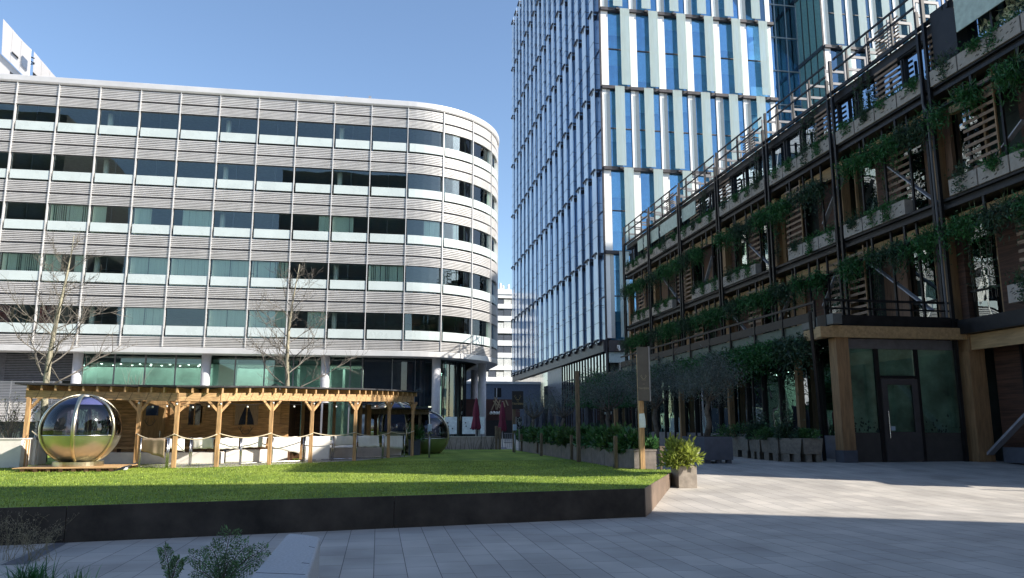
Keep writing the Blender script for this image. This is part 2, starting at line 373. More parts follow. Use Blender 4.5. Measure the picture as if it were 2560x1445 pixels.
# mullion fins + windows + rails
for k in range(-14, 11):
    s = -k * BAY * -1
def segbox(s0, s1, o0, o1, z0, z1):
    return MB().sweep(orange(s0, s1), [(o0, z0), (o1, z0), (o1, z1), (o0, z1)])
for k in range(-12, 12):
    s = k * BAY; w = .030
    segbox(s - w, s + w, .0, .33, 7.7, 28.5).build('mullion', FASC, ob)
for wt in WT: # dark shadow gap backing, slab and ceiling
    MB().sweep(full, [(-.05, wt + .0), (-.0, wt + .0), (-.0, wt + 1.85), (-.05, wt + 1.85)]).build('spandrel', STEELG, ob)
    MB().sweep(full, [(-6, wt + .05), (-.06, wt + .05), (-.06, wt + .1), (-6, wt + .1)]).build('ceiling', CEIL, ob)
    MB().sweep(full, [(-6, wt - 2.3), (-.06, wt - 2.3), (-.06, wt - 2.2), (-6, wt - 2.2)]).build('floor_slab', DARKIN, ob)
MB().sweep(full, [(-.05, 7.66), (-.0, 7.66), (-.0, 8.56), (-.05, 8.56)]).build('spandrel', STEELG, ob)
MB().sweep(orange(S0, S1 - 1), [(-6.1, 3.0), (-6.0, 3.0), (-6.0, 28.4), (-6.1, 28.4)]).build('core_wall', mat('office_core', (.12, .17, .15), .8, var=.4, scale=.3), ob)
def rail_and_windows(k, row):
    wt = WT[row]; a = k * BAY + .05; b_ = (k + 1) * BAY - .05
    segbox(a + .05, b_ - .03, .02, .06, wt - 2.2, wt).build('window', G_OFF, ob)
    segbox(a + .12, b_ - .02, .24, .27, wt - 2.1, wt - 1.38).build('rail_panel', FROST, ob)
for row in range(5):
    for k in range(-12, 7): rail_and_windows(k, row)
# window dividers, return fins, blinds
for row in range(5):
    wt = WT[row]
    for k in range(-12, 6):
        s = k * BAY + BAY * .5
        if (k * 7 + row * 3) % 3: MB().sweep(orange(s - .02, s + .02), [(-.05, wt - 2.2), (.0, wt - 2.2), (.0, wt), (-.05, wt)]).build('window_divider', STEELG, ob)
def blind(k, row, full_=1.0, style=0, m=BLIND, side=0):
    wt = WT[row]; a = k * BAY + .15; b_ = (k + 1) * BAY - .1
    if full_ < 1: (a, b_) = (a, a + (b_ - a) * full_) if side == 0 else (b_ - (b_ - a) * full_, b_)
    B = MB(); s = a; wd = .14 if style else .5
    while s < b_:
        o = -.10 - (.04 if style else .015) * (1 + math.sin(s * 9))
        gap = .55 if style == 2 and rng.random() < .45 else .97
        B.sweep(orange(s, min(b_, s + wd * gap)), [(o, wt - 2.2), (o + .01 - (.06 if style else 0), wt - 2.2), (o + .01 - (.06 if style else 0), wt), (o, wt)]); s += wd
    B.build('blind', m, ob)
for (k, row, f, st, sd) in [(-4, 4, 1, 0, 0), (-5, 4, 1, 1, 0), (-7, 4, 1, 0, 0), (-3, 4, .5, 0, 1), (-1, 3, 1, 2, 0), (-4, 3, 1, 2, 0), (-5, 3, 1, 0, 0), (-6, 3, 1, 0, 0), (-7, 3, 1, 1, 0), (-9, 3, .4, 0, 0), (-9, 3, .25, 0, 1),
        (-10, 3, 1, 2, 0), (-11, 3, 1, 2, 0), (-6, 2, .8, 0, 1), (-7, 2, .45, 1, 0), (-8, 2, .35, 0, 0), (-9, 2, 1, 2, 0), (1, 2, .6, 0, 1), (0, 2, .5, 0, 1), (2, 2, .5, 2, 0), (3, 1, .4, 2, 0), (3, 0, .5, 2, 0), (2, 1, .3, 0, 1), (1, 3, .4, 0, 1), (-3, 2, .3, 0, 1), (-2, 2, .6, 1, 0),
        (2, 4, .5, 2, 1), (3, 4, .6, 2, 1), (3, 3, .6, 2, 0), (2, 3, .35, 2, 0)]:
    blind(k, row, f, st, BLIND, sd)
for k in (-10, -9): blind(k, 4, .35, 0, MAROON, 0)
# interior round columns seen behind the glass
for k in (-8, -5, -2, 1):
    for row in range(5):
        x, y, _, _ = opath(k * BAY + .55, -.9); MB().tube([(x, y, WT[row] - 2.2), (x, y, WT[row] + .05)], .22, 12).build('interior_column', WHITEP, ob, smooth=True)
# ground floor: recessed glazing, round columns
lob = orange(S0 + 6, 8 * BAY, -2.6)
def lseg(s0, s1, z0, z1, m, nm, off=-2.6, t=.06):
    MB().sweep(orange(s0, s1), [(off - t, z0), (off, z0), (off, z1), (off - t, z1)]).build(nm, m, ob)
def s_of_u(u): return ony(u, 950, FY + 2.6).x - CX
ua = s_of_u(205); ub = s_of_u(905)
sx = ua; i = 0
while sx < ub - .1:
    s2 = min(sx + 2.3, ub); lseg(sx + .04, s2 - .04, .5, 7.3, G_GND, 'lobby_window'); lseg(s2 - .05, s2 + .05, .5, 7.3, STEELG, 'lobby_mullion', -2.55, .12); sx = s2; i += 1
lseg(S0, s_of_u(8), .5, 7.3, STEELG, 'garage_wall')
lv = MB()
for i in range(26):
    z = 2.0 + i * .12; lv.sweep([opath(S0, -2.3), opath(s_of_u(160), -2.3)], [(0, z), (.05, z), (.05, z + .06), (0, z + .09)])
for uu in (35, 88, 140, 158): lv.sweep(orange(s_of_u(uu) - .04, s_of_u(uu) + .04), [(-2.3, 2), (-2.2, 2), (-2.2, 5.1), (-2.3, 5.1)])
lv.build('louvre_screen', LOUV, ob)
lv = MB()
for i in range(16):
    z = 5.15 + i * .13; lv.sweep([opath(S0, -2.35), opath(s_of_u(203), -2.35)], [(0, z), (.04, z), (.04, z + .05), (0, z + .08)])
lv.build('louvre_screen', STEELG, ob)['label'] = 'dark grey louvres above the pale louvre screen'
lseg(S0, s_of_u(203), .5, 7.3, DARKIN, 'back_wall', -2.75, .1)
# lobby interior: lit ceiling downlights, pale walls
lseg(ua, ub, .5, 7.25, mat('lobby_wall', (.38, .41, .37), .8, var=.2, scale=.3), 'lobby_wall', -7.0, .1)
lseg(ua, ub, 6.6, 6.7, CEIL, 'lobby_ceiling', -2.8, 4.0)
for r_ in range(3):
    for c_ in range(9):
        x = CX + ua + 1 + c_ * 1.25 + r_ * .45 + (c_ % 3) * .2
        if x < CX + s_of_u(520): MB().box(x, x + .10, FY + 3.4 + r_ * 1.4, FY + 3.55 + r_ * 1.4, 6.57, 6.59).build('downlight', mat('lit_downlight', (1, .97, .9), .5, emit=14), ob)
for (u0, u1, z0, z1) in [(528, 590, .6, 7.0), (668, 742, .6, 7.0), (748, 800, .6, 7.0), (826, 856, .6, 6.3), (862, 905, .6, 6.3)]:
    lseg(s_of_u(u0), s_of_u(u1), z0, z1, WHITES if u0 > 820 else BLIND, 'lobby_blind', -3.0, .04)
for (u0, u1) in [(828, 852), (866, 900)]:  # big white blinds seen through the pergola
    pass
# dark glass box to the right of the lobby
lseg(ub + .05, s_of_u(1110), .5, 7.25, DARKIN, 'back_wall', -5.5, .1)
sx = ub + .1
while sx < s_of_u(1095):
    lseg(sx, sx + 2.35, 3.3, 7.2, mat('blue_black_glass', (.012, .022, .035), .06, spec=.9, var=.1), 'dark_glazing'); lseg(sx, sx + 2.35, .5, 3.2, mat('blue_grey_panel', (.06, .09, .13), .35), 'dark_panel')
    lseg(sx + 2.36, sx + 2.40, .5, 7.2, STEELP, 'thin_mullion', -2.55, .06); sx += 2.42
for k in range(-1, 7):
    a = sx + k * 1.25 + 1.3
    lseg(a, a + 1.15, .5, 7.2, G_GND, 'corner_glazing'); lseg(a + 1.16, a + 1.24, .5, 7.2, STEELD, 'corner_mullion', -2.55, .12)
lseg(sx, sx + 9.5, 5.2, 7.3, STEELG, 'bulkhead', -4.5, .1)
cs = MB()
cs_s = [s_of_u(195) + .12, s_of_u(195) + .12 + 9.21, s_of_u(195) + .12 + 18.42]
for s in [-6 * BAY * 1.0 - 6.0, -5 * BAY + .0, -2 * BAY + .0, 1 * BAY + .25, 3.65 * BAY, 6.5 * BAY]:
    x, y, _, _ = opath(s, -1.0)
    if s == -6 * BAY - 6.0: x = ony(195, 900, y).x
    MB().tube([(x, y, .45), (x, y, 7.25)], .36, 20).build('round_column', mat('column_paint', (.50, .50, .53), .5, var=.05), ob, smooth=True)
# rooftop bits
for u in (865, 925):
    p = ony(u, 245, FY + 4); MB().box(p.x - .12, p.x + .12, p.y - .1, p.y + .1, 29.1, p.z + .15).build('roof_vent', STEELP, ob)
MB().prism([(x, y) for x, y, _, _ in orange(S0, S1, -1.0)] + [(S0 + CX, FY + 30)], 28.4, 28.6).build('roof', STEELG, ob)
# posters inside the corner glazing
for (u, w) in [(1127, 15), (1172, 16), (1206, 5)]:
    a = ony(u - w, 1042, 64.4); c_ = ony(u + w, 1085, 64.4); po = MB().box(a.x, c_.x, 64.40, 64.44, c_.z, a.z).build('poster', PAPER, ob)
    d = MB()
    for (fx, fz) in [(.2, .62), (.25, .42), (.6, .28)] if w > 6 else []:
        x = a.x + (c_.x - a.x) * fx; z = c_.z + (a.z - c_.z) * fz; d.box(x, x + .09, 64.36, 64.39, z, z + .09)
    if w > 6: d.build('poster_print', BLACKB, po)

# ------------------------------------------------------------------ distant buildings
bb = empty('white_banded_building', (26, 160, .45), 'distant white office block with dark window bands between the curved office and the tower', 'office building')
MB().box(14, 50, 160.3, 175, .45, 29.0).build('core', DARKIN, bb)
zz = [(ony(1260, v0, 160).z, ony(1260, v1, 160).z) for v0, v1 in [(731, 745), (760, 771), (790, 802), (821, 833), (851, 864), (882, 894), (915, 925), (943, 956)]]
for (z1, z0) in zz: MB().box(14, 50, 160, 160.3, z0, z1).build('white_band', WHITEP, bb)
pn = MB(); pw = MB()
for i, ((_, z1), (z0, _)) in enumerate(zip(zz[:-1], zz[1:])):
    for j in range(22):
        x = 14.2 + j * 1.6
        (pn if rng.random() < .6 else pw).box(x, x + 1.5, 160.18, 160.24, z0 + .02, z0 + (z1 - z0) * (.75 if rng.random() < .7 else 1))
pn.build('blind_row', mat('roller_blind', (.62, .63, .6), .7), bb); pw.build('window_panes', mat('dull_pane', (.10, .11, .13), .15), bb)
MB().box(23, 30, 159.8, 165, 29, 30).build('roof_plant', WHITEP, bb)
for (x, h) in [(24.6, 31.4), (25.2, 30.9), (26.4, 31.2)]: MB().tube([(x, 160.5, 29), (x, 160.5, h)], .25, 8).build('flue', WHITEP, bb)
cb = empty('blue_rendered_building', (16, 110, .45), 'low blue-grey building with one window behind the maroon parasol', 'building')
a = ony(1225, 958, 110); c_ = ony(1300, 1020, 110)
MB().box(a.x - 4, c_.x + 3, 110, 118, .45, a.z).build('wall', mat('blue_render', (.22, .27, .36), .8), cb)
a2 = ony(1236, 970, 110); c2 = ony(1253, 993, 110); f = MB().box(a2.x, c2.x, 109.9, 110, c2.z, a2.z).build('window', BLACKB, cb)
MB().box(c2.x - .75, c2.x - .6, 109.86, 109.9, c2.z, a2.z).build('window_bar', WHITEP, f)
MB().box(a.x - 4, c_.x + 3, 109.8, 110, a.z - .1, a.z + .25).build('coping', WHITEP, cb)
sf = empty('timber_sculpture_cafe', (12, 70, .45), 'maroon fronted cafe kiosk with crossed pale timber poles', 'kiosk')
a = ony(1225, 998, 75); c_ = ony(1300, 1065, 75)
MB().box(a.x - 3, c_.x, 75, 78, .45, a.z).build('maroon_front', mat('maroon_wood', (.10, .045, .04), .7), sf)
MB().box(a.x - 3, c_.x, 74.8, 75, .45, a.z * .45 + .3).build('dark_opening', BLACKB, sf)
for (u0, v0, u1, v1) in [(1235, 993, 1256, 1022), (1243, 994, 1228, 1026), (1238, 1000, 1240, 1024), (1250, 1000, 1242, 1024), (1258, 1003, 1262, 1018), (1233, 1002, 1250, 1020), (1264, 1000, 1270, 1014)]:
    p = ony(u0, v0, 74.6); q = ony(u1, v1, 74.6); MB().tube([p, q], .06, 6).build('pole', mat('pale_pole', (.42, .33, .22), .7), sf)
for u in (1228, 1235, 1242, 1249):
    p = ony(u, 1032, 74.5); MB().lathe(p, [(0, .18), (.12, .1), (.18, -.05), (.1, -.15)], 10).build('globe_lamp', BULB, sf, smooth=True)
# angular white building at upper left
aw = empty('angular_white_tower', (-38, 80, .45), 'white building with sloping jagged roof screens behind the office roof at far left', 'building')
Y = 92
def pl(pts, y, t=.3, m=mat('white_cladding', (.66, .64, .63), .5, .1, var=.05, scale=30, stretch=(.2, 1, 1)), nm='roof_screen'):
    P = [ony(u, v, y) for u, v in pts]; n_ = len(P)
    M_ = MB(); M_.add([tuple(p) for p in P] + [(p.x, p.y + t, p.z) for p in P], [tuple(range(n_)), tuple(range(n_, 2 * n_))[::-1]] + [(i, i + n_, (i + 1) % n_ + n_, (i + 1) % n_) for i in range(n_)])
    return M_.build(nm, m, aw)
pl([(4, 135), (8, 47), (32, 74), (25, 155)], Y); pl([(25.5, 155), (32.5, 75), (54, 99), (47, 178)], Y); pl([(47.5, 178), (54.5, 100), (76, 121), (70, 200)], Y)
pl([(80, 215), (85, 129), (104, 152), (101, 215)], Y + 4); pl([(101.5, 215), (104.5, 152), (124, 175), (121, 215)], Y + 4); pl([(121.5, 215), (124.5, 176), (150, 204), (148, 215)], Y + 4)
pl([(-60, 60), (0, 134), (70, 203), (70, 230), (-60, 230)], Y + .3); pl([(30, 128), (45, 142), (45, 147), (30, 133)], Y - .1, .08, BLACKB, 'slot_window'); pl([(56, 138), (69, 152), (67, 176), (54, 162)], Y - .1, .08, mat('slot_pane', (.16, .2, .27), .2), 'slot_window')
pl([(25, 178), (37, 188), (37, 191), (24, 189)], Y - .1, .08, BLACKB, 'slot_window'); pl([(82, 179), (97, 194), (97, 215), (82, 215)], Y + 3.9, .08, BLACKB, 'slot_window')
for (u0, v0, u1, v1) in [(70, 140, 86, 146), (70, 150, 86, 158), (70, 160, 86, 160)]:
    MB().tube([ony(u0, v0, Y + 2), ony(u1, v1, Y + 2)], .07, 6).build('brace_rod', STEELD, aw)
MB().box(ony(-60, 200, Y).x, ony(70, 200, Y).x, Y + 2, Y + 10, .45, 33).build('body', WHITEP, aw)

# ------------------------------------------------------------------ glass tower
TX, TY = 23.7, 80.0
ZB = [10.7, 20.25, 29.8, 39.35, 48.9, 58.45, 68.0, 77.55]
SFR = mat('slate_bracket', (.07, .08, .11), .5, .3)
tw = empty('glass_office_tower', (TX, TY, .45), 'tall glass office tower with white panels and frosted vertical fins', 'tower')
XR = 44.8
MB().box(TX + .9, XR - .2, TY + 1.2, TY + 57, .45, 77.5).build('core', mat('tower_core', (.22, .48, .70), .6, var=.4, scale=.25), tw)
FR = mat('dark_bronze_frame', (.055, .05, .055), .5, .3, var=.2, scale=2)
M0 = 3.4
TEAL = mat('teal_blind', (.60, .82, .80), .7, var=.2, scale=.4)
PALEB = mat('pale_tower_blind', (.75, .86, .84), .7, var=.1)
SKINF = mat('silver_grey_panel', (.40, .40, .385), .4, .3, var=.04)
TRAN = MB(); BL = MB(); BL2 = MB()
def tower_front(x0, nmod, y, b0, b1, start=0):
    for b in range(b0, b1):
        z0, z1 = ZB[b], ZB[b + 1]; t = .19
        MB().box(x0, x0 + nmod * M0 + (.9 if x0 < 40 else 0), y - .35, y + .3, z1 - t, z1 + t - .02).build('floor_band', FR, tw)
        low = z0 + t; hi = z1 - t
        for j in range(nmod):
            x = x0 + j * M0 + .25
            fin = (x + 1.85, x + 3.05) if b % 2 else (x + 1.05, x + 2.25)
            MB().box(fin[0] + .1, fin[1], y - .62, y - .56, low + .05, hi + .22).build('frosted_fin', FINF, tw)
            if b % 2 == 0:
                ws = [(x + .65, x + 3.1)]; pans = [(x - .2, x + .62)]
                MB().box(x - .2, x + .28, y - .05, y + .05, low, hi).build('white_panel', WHITEP, tw)
                MB().box(x + .30, x + .70, y - .04, y + .05, low, hi).build('grey_panel', SKINF, tw)
                MB().box(x + .73, x + 3.15, y + .1, y + .14, low, hi).build('window', G_TOW, tw)
            else:
                MB().box(x - .2, x + .62, y - .05, y + .05, low, hi).build('white_panel', WHITEP, tw)
                MB().box(x + .64, x + 3.15, y + .1, y + .14, low, hi).build('window', G_TOW, tw)
            for q in range(2):
                zz_ = low + (hi - low) * .5 * q
                r_ = rng.random()
                if r_ < .8: MB().box(x + .75, x + 3.1, y + .22, y + .26, zz_ + (hi - low) * (.5 - rng.uniform(.15, .4)), zz_ + (hi - low) * .49).build('window_blind', TEAL if rng.random() < .6 else PALEB, tw)
            MB().box(x + .64, x + 3.15, y + .02, y + .2, (low + hi) / 2 - .06, (low + hi) / 2 + .06).build('transom', FR, tw)
            MB().box(x + 1.5, x + 1.9, y - .6, y - .3, z1 - .12, z1 + .1).bar((x + 2.9, y - .6, z1), (x + 3.2, y - .1, z1 - .2), .06, .1).build('fin_bracket', FR, tw)
tower_front(TX + .1, 6, TY, 0, 5)
tower_front(54.2, 5, 84.0, 2, 5)

for b in range(0, 5): MB().box(XR - .55, XR, TY - .05, TY + .05, ZB[b] + .28, ZB[b + 1] - .28).build('corner_panel', WHITEP, tw)
MB().box(TX - .05, TX + .12, TY - .1, TY + .1, .45, 78).build('corner_mullion', FR, tw)
# recess and second block
MB().box(XR, 54.2, 90.2, 91, .45, 78).build('recess_core', mat('recess_core', (.10, .2, .26), .6), tw)
for j in range(6): MB().box(XR + j * 1.56, XR + j * 1.56 + 1.48, 89.9, 89.95, 8, 78).build('recess_glazing', G_TOW, tw)
rc = MB()
for j in range(7): rc.box(XR + j * 1.56 - .04, XR + j * 1.56 + .04, 89.75, 90, 8, 78)
for z in np.arange(10, 78, 4.77): rc.box(XR, 54.2, 89.78, 90, z - .07, z + .07)
rc.build('recess_frame', STEELP, tw)
MB().box(54.2 + .3, 71, 85.2, 108, .45, 77.5).build('rear_core', mat('tower_core', (.1, .16, .2)), tw)
sg = MB(); sf_ = MB()
for j in range(4): sg.box(54.2, 54.24, 84 + j * 1.5 + .05, 84 + j * 1.5 + 1.45, 8, 78); sf_.box(54.1, 54.3, 84 + j * 1.5 - .05, 84 + j * 1.5 + .05, 8, 78)
for z in ZB: sf_.box(54.05, 54.3, 84, 90, z - .25, z + .25)
sg.build('return_glazing', mat('green_grey_glass', (.16, .24, .22), .12, spec=.8), tw); sf_.build('return_frame', FR, tw)
# left face (x = TX): 17 modules deep
ND = 17
for j in range(ND):
    y = TY + .3 + j * M0
    MB().box(TX + .12, TX + .16, y, y + M0 - .1, ZB[0], 77.5).build('side_glazing', G_SIDE, tw)
    MB().box(TX - .58, TX - .53, y + .35, y + 1.95, ZB[0] - .2, 78.2).build('side_fin', G_SFIN, tw)
sd = MB()
for j in range(ND + 1):
    y = TY + .3 + j * M0
    for dy in (-.05, 2.2): sd.box(TX + .05, TX + .14, y + dy - .03, y + dy + .03, ZB[0], 77.5)
for z in np.arange(ZB[0], 77.6, 9.55 / 2): sd.box(TX + .02, TX + .13, TY, TY + 58, z - .05, z + .05)
sd.build('side_frame', mat('navy_frame', (.06, .10, .20), .4, .3), tw)
for b in range(len(ZB)):
    br = MB(); z = ZB[b]
    for j in range(ND):
        br = MB() if b < 5 else br
        y = TY + .3 + j * M0
        br.box(TX - .75, TX + .1, y + .45, y + .62, z - .10, z + .12); br.box(TX - .75, TX + .1, y + 1.9, y + 2.05, z - .10, z + .12); br.box(TX - .78, TX - .6, y + .4, y + 2.1, z + .02, z + .12)
        br.box(TX - .6, TX + .1, y + 1.0, y + 1.5, z - .45, z - .05)
        if b < 5: br.build('side_bracket', SFR, tw)
    if b >= 5: br.build('high_brackets', SFR, tw)['kind'] = 'stuff'
for q in range(3):
    rd = MB()
    for j in range(ND):
        y = TY + .3 + j * M0
        for k in range(7): z = ZB[0] + (k + .2 + .2 * q) * 9.55; rd.box(TX - .56, TX + .1, y + .5, y + .54, z - .02, z + .02); rd.box(TX - .56, TX + .1, y + 1.93, y + 1.97, z - .02, z + .02); rd.box(TX - .6, TX - .5, y + .3, y + 2.2, z - .02, z + .02)
    rd.build('fin_rods', SFR, tw)['kind'] = 'stuff'
MB().box(TX - .3, TX + .2, TY, TY + 58, 9.45, 10.65).build('podium_band', FR, tw)
MB().box(TX + .2, XR, TY - .3, TY + .3, 9.45, 10.65).build('podium_band', FR, tw)
# podium: mirror-like windows along the side
yy = TY + .2; j = 0
while yy < TY + 57:
    w = 1.3
    if 100 < yy < 109: MB().box(TX + .1, TX + .2, yy, yy + w, 4.2, 9.4).build('louvre_panel', STEELG, tw); MB().box(TX + .1, TX + .2, yy, yy + w, .45, 4.2).build('lower_panel', mat('brown_grey_panel', (.12, .09, .08), .5), tw)
    else: MB().box(TX + .15, TX + .2, yy + .03, yy + w - .03, .45, 9.4).build('podium_window', mat('podium_glass', (.42, .40, .37), .05, 1., var=.05), tw)
    yy += w; j += 1
pf = MB()
yy = TY + .2
while yy < 101: pf.box(TX + .05, TX + .2, yy - .04, yy + .04, .45, 9.4); yy += 1.3
pf.box(TX + .05, TX + .2, TY, 101, 7.3, 7.4); pf.build('podium_frame', FR, tw)
MB().box(TX + .3, XR, TY, TY + .2, 8.3, 9.4).build('pale_glass_band', mat('pale_band', (.4, .5, .52), .3), tw)
for x in (TX + 1.6, TX + 4.9, TX + 8): MB().tube([(x, TY + .5, .45), (x, TY + .5, 8.3)], .12, 8).build('podium_column', STEELP, tw)
MB().box(TX + .6, XR, TY + .8, TY + 1.1, .45, 8.3).build('podium_wall', DARKIN, tw)
cc = empty('security_camera', (24.9, 79.6, 10), 'white security camera on the dark band of the tower', 'camera')
MB().box(24.8, 25.05, 79.45, 79.7, 9.8, 10.1).build('bracket', WHITEP, cc); MB().tube([(24.9, 79.4, 9.75), (24.9, 79.1, 9.6)], .12, 10).build('housing', WHITEP, cc)

# ------------------------------------------------------------------ timber framed building with planted facade
FX = 20.0
PY = [24.5 + 6.15 * k for k in range(7)]         # post lines 24.5 .. 61.4
PYN = [24.5 - 6.15, 24.5 - 12.3]                 # towards the camera
ZL = [5.3, 9.65, 14.0]                            # floor levels of the outer frame
tb = empty('timber_framed_building', (FX, 24.5, .45), 'dark timber and steel building with plant troughs along every floor on the right', 'building')
def T(mb, nm, m, **k): return mb.build(nm, m, tb, **k)
FARY = PY[-1] + .1; TOPY0 = 9.7; LOWY0 = 15.0
T(MB().box(21.5, 36, LOWY0, FARY, .45, 12.4), 'core', DARKIN)
T(MB().box(20.6, 22.8, TOPY0, 15.5, 12.41, 16.2), 'near_core', STEELD); T(MB().box(21.5, 36, 15.5, FARY, 12.41, 16.2), 'core', DARKIN)
T(MB().box(20.2, 22.8, TOPY0, 15.5, 16.25, 16.62), 'roof_slab', STEELD); T(MB().box(20.2, 36, 15.5, FARY, 16.25, 16.62), 'roof_slab', STEELD)
# floor edges: twin channels
for z in ZL:
    y0 = TOPY0 if z > 12 else LOWY0
    if z < 6: y0 = 24.3; y1 = FARY
    T(MB().box(FX - .05, FX + .1, y0, FARY, z - .32, z - .2), 'edge_channel', STEELD)
    T(MB().box(FX - .05, FX + .1, y0, FARY, z - .02, z + .08), 'edge_channel', STEELD)
    T(MB().box(FX + .1, 21.5, y0, FARY, z - .30, z - .0), 'floor_slab', STEELD)
for z in (5.3, ):
    T(MB().box(FX - .05, FX + .12, LOWY0, 24.2, z - .5, z - .0), 'edge_channel', STEELD)
    T(MB().box(FX + .12, 21.5, LOWY0, 24.2, z - .5, z - .02), 'floor_slab', STEELD)
    T(MB().box(FX + .25, FX + .4, LOWY0, 24.0, z - 1.05, z - .52), 'timber_beam', GLULH)
for z in (9.65, 14.0):
    for k, y in enumerate(PY[:-1] + PYN[:1]): T(MB().box(FX + .5, FX + .72, y + .35, y + 5.9, z - 1.0, z - .42), 'timber_beam', GLULH)
# posts (pairs) and small hangers
for i, y in enumerate(PY + PYN[:1]):
    zb = 5.3 if y > 25 else .45
    if y < 20: zb = 9.3
    for dy in (-.16, .2):
        T(MB().box(FX - .16, FX - .04, y + dy - .06, y + dy + .06, zb, 18.1 if dy < 0 else 17.3), 'steel_post', STEELD)
    T(MB().box(FX + .5, FX + .9, y + .55, y + 1.0, .5 if y < 25 else 5.3, 13.0), 'timber_column', GLULAM)
hg = 0
for z in (9.65, 14.0):
    for y in PY[:-1] + PYN[:1]:
        for f in (1 / 3, 2 / 3): T(MB().box(FX - .04, FX + .04, y + 6.15 * f - .05, y + 6.15 * f + .05, z - .75 - .5, z - .32), 'hanger', STEELD)
# vertical frames
for lv in (1, 2, 3):
    z0 = ZL[lv - 1] + .08; z1 = (ZL + [16.3])[lv] - .3
    for y in PY[:-1] + PYN[:1]:
        if lv == 1 and y < 24: continue
        for f in (.25, .5, .75):
            T(MB().box(FX + .10, FX + .18, y + 6.15 * f - .045, y + 6.15 * f + .045, z0, z1), 'frame_upright', STEELD)
# wall infill per bay and level
def infill(y, lv, kinds):
    z0 = ZL[lv - 1] + .1; z1 = (ZL + [16.3])[lv] - .45; w = 6.15 / 4
    for i, kd in enumerate(kinds):
        a = y + .2 + i * w; b_ = a + w - .06
        if kd == 'g':
            T(MB().box(21.05, 21.1, a, b_, z0, z1), 'window', G_TIM)
            T(MB().box(20.95, 21.08, a - .04, a + .05, z0, z1), 'window_frame', GLULAM)
            T(MB().box(20.98, 21.1, a, b_, z0 + 1.0, z0 + 1.06), 'glazing_bar', STEELD)
        elif kd == 'b': T(MB().box(20.9, 21.2, a, b_, z0, z1), 'slatted_wall', BRICK)
        elif kd in 'sS':
            m_ = MB(); n_ = 13; x0 = 20.28 if kd == 's' else 20.05
            for q in range(n_): zz = z0 + .1 + q * (z1 - z0 - .1) / n_; m_.bar((x0, a, zz), (x0, b_, zz), .03, .11)
            T(m_, 'louvre_screen', SLAT); T(MB().box(x0 - .03, x0 + .03, a - .03, a + .02, z0, z1), 'screen_frame', GLULAM)
            if kd == 's': T(MB().box(21.05, 21.1, a, b_, z0, z1), 'window', G_TIM)
        elif kd == 't': T(MB().box(20.85, 21.0, a, b_, z0, z1), 'timber_panel', GLULAM if rng.random() < .15 else mat('brown_board', (.16, .09, .055), .7, var=.3, scale=2, stretch=(8, 8, .6)))
pat2 = ['tsbg', 'gbSb', 'tsbg', 'bgtS', 'sgbt', 'gStb', 'tbSg']
for i, y in enumerate(PY[:-1] + PYN[:1]):
    infill(y, 2, pat2[i % 7]); infill(y, 1, pat2[(i + 3) % 7])
for i, y in enumerate(PY[:-1] + PYN[:1]): 
    z0, z1 = 14.1, 16.2; w = 6.15 / 4
    for q in range(4):
        a = y + .2 + q * w
        T(MB().box(20.45, 20.5, a, a + w - .05, z0, z1), 'window', G_TOP)
        T(MB().box(20.35, 20.5, a - .06, a + .03, z0, z1), 'window_frame', STEELD)
        if (i + q) % 4 == 1:
            m_ = MB()
            for s_ in range(9): zz = z0 + .2 + s_ * .23; m_.bar((20.1, a, zz), (20.1, a + w - .06, zz), .03, .10)
            T(m_, 'louvre_screen', SLAT)
T(MB().box(20.25, 20.4, TOPY0, FARY, 16.2, 16.6), 'roof_fascia', STEELD)
T(MB().box(20.02, 20.12, TOPY0, FARY, 16.6, 16.75), 'roof_coping', STEELD)
# solid block at the near end of the top floor, green panels above
T(MB().box(20.0, 21.2, 22.9, 24.1, 14.1, 16.9), 'dark_box', STEELD)
GP = mat('pale_green_board', (.42, .52, .47), .6)
T(MB().box(19.97, 20.01, 15.5, 22.85, 15.5, 16.8), 'green_panel', GP)
for (y0, y1) in [(46.6, 49.0), (49.3, 53.2), (53.5, 56.8), (57.0, 58.3)]:
    T(MB().box(20.02, 20.08, y0, y1 - .1, 15.3, 16.2), 'green_panel', GP)
# leaf pattern film on the near top windows
lf = []
for q in range(46):
    y = rng.uniform(17.4, 22.5); z = rng.uniform(14.8, 15.5)
    for e in range(7): lf.append((20.42, y + rng.normal() * .06, z + rng.normal() * .06))
leaf_mesh('leaf_pattern_film', lf, .22, .09, mat('cream_leaf_film', (.55, .60, .42), .5), tb, dirs=[(0, 0, .2)] * len(lf))
# braces
for (u0, v0, u1, v1) in [(2105, 445, 2060, 560), (2220, 415, 2345, 507), (2165, 650, 2333, 778), (2090, 690, 2060, 765), (1850, 588, 1925, 662), (1782, 640, 1760, 720), (1655, 690, 1705, 760), (1612, 735, 1590, 795), (1998, 470, 1978, 540), (1835, 790, 1890, 855), (1950, 800, 1975, 745), (2560, 300, 2478, 410)]:
    p = onx(u0, v0, FX + .28); q = onx(u1, v1, FX + .28)
    T(MB().bar(p, q, .05, .2, up=(1, 0, 0)), 'diagonal_brace', mat('brace_paint', (.30, .31, .35), .5))
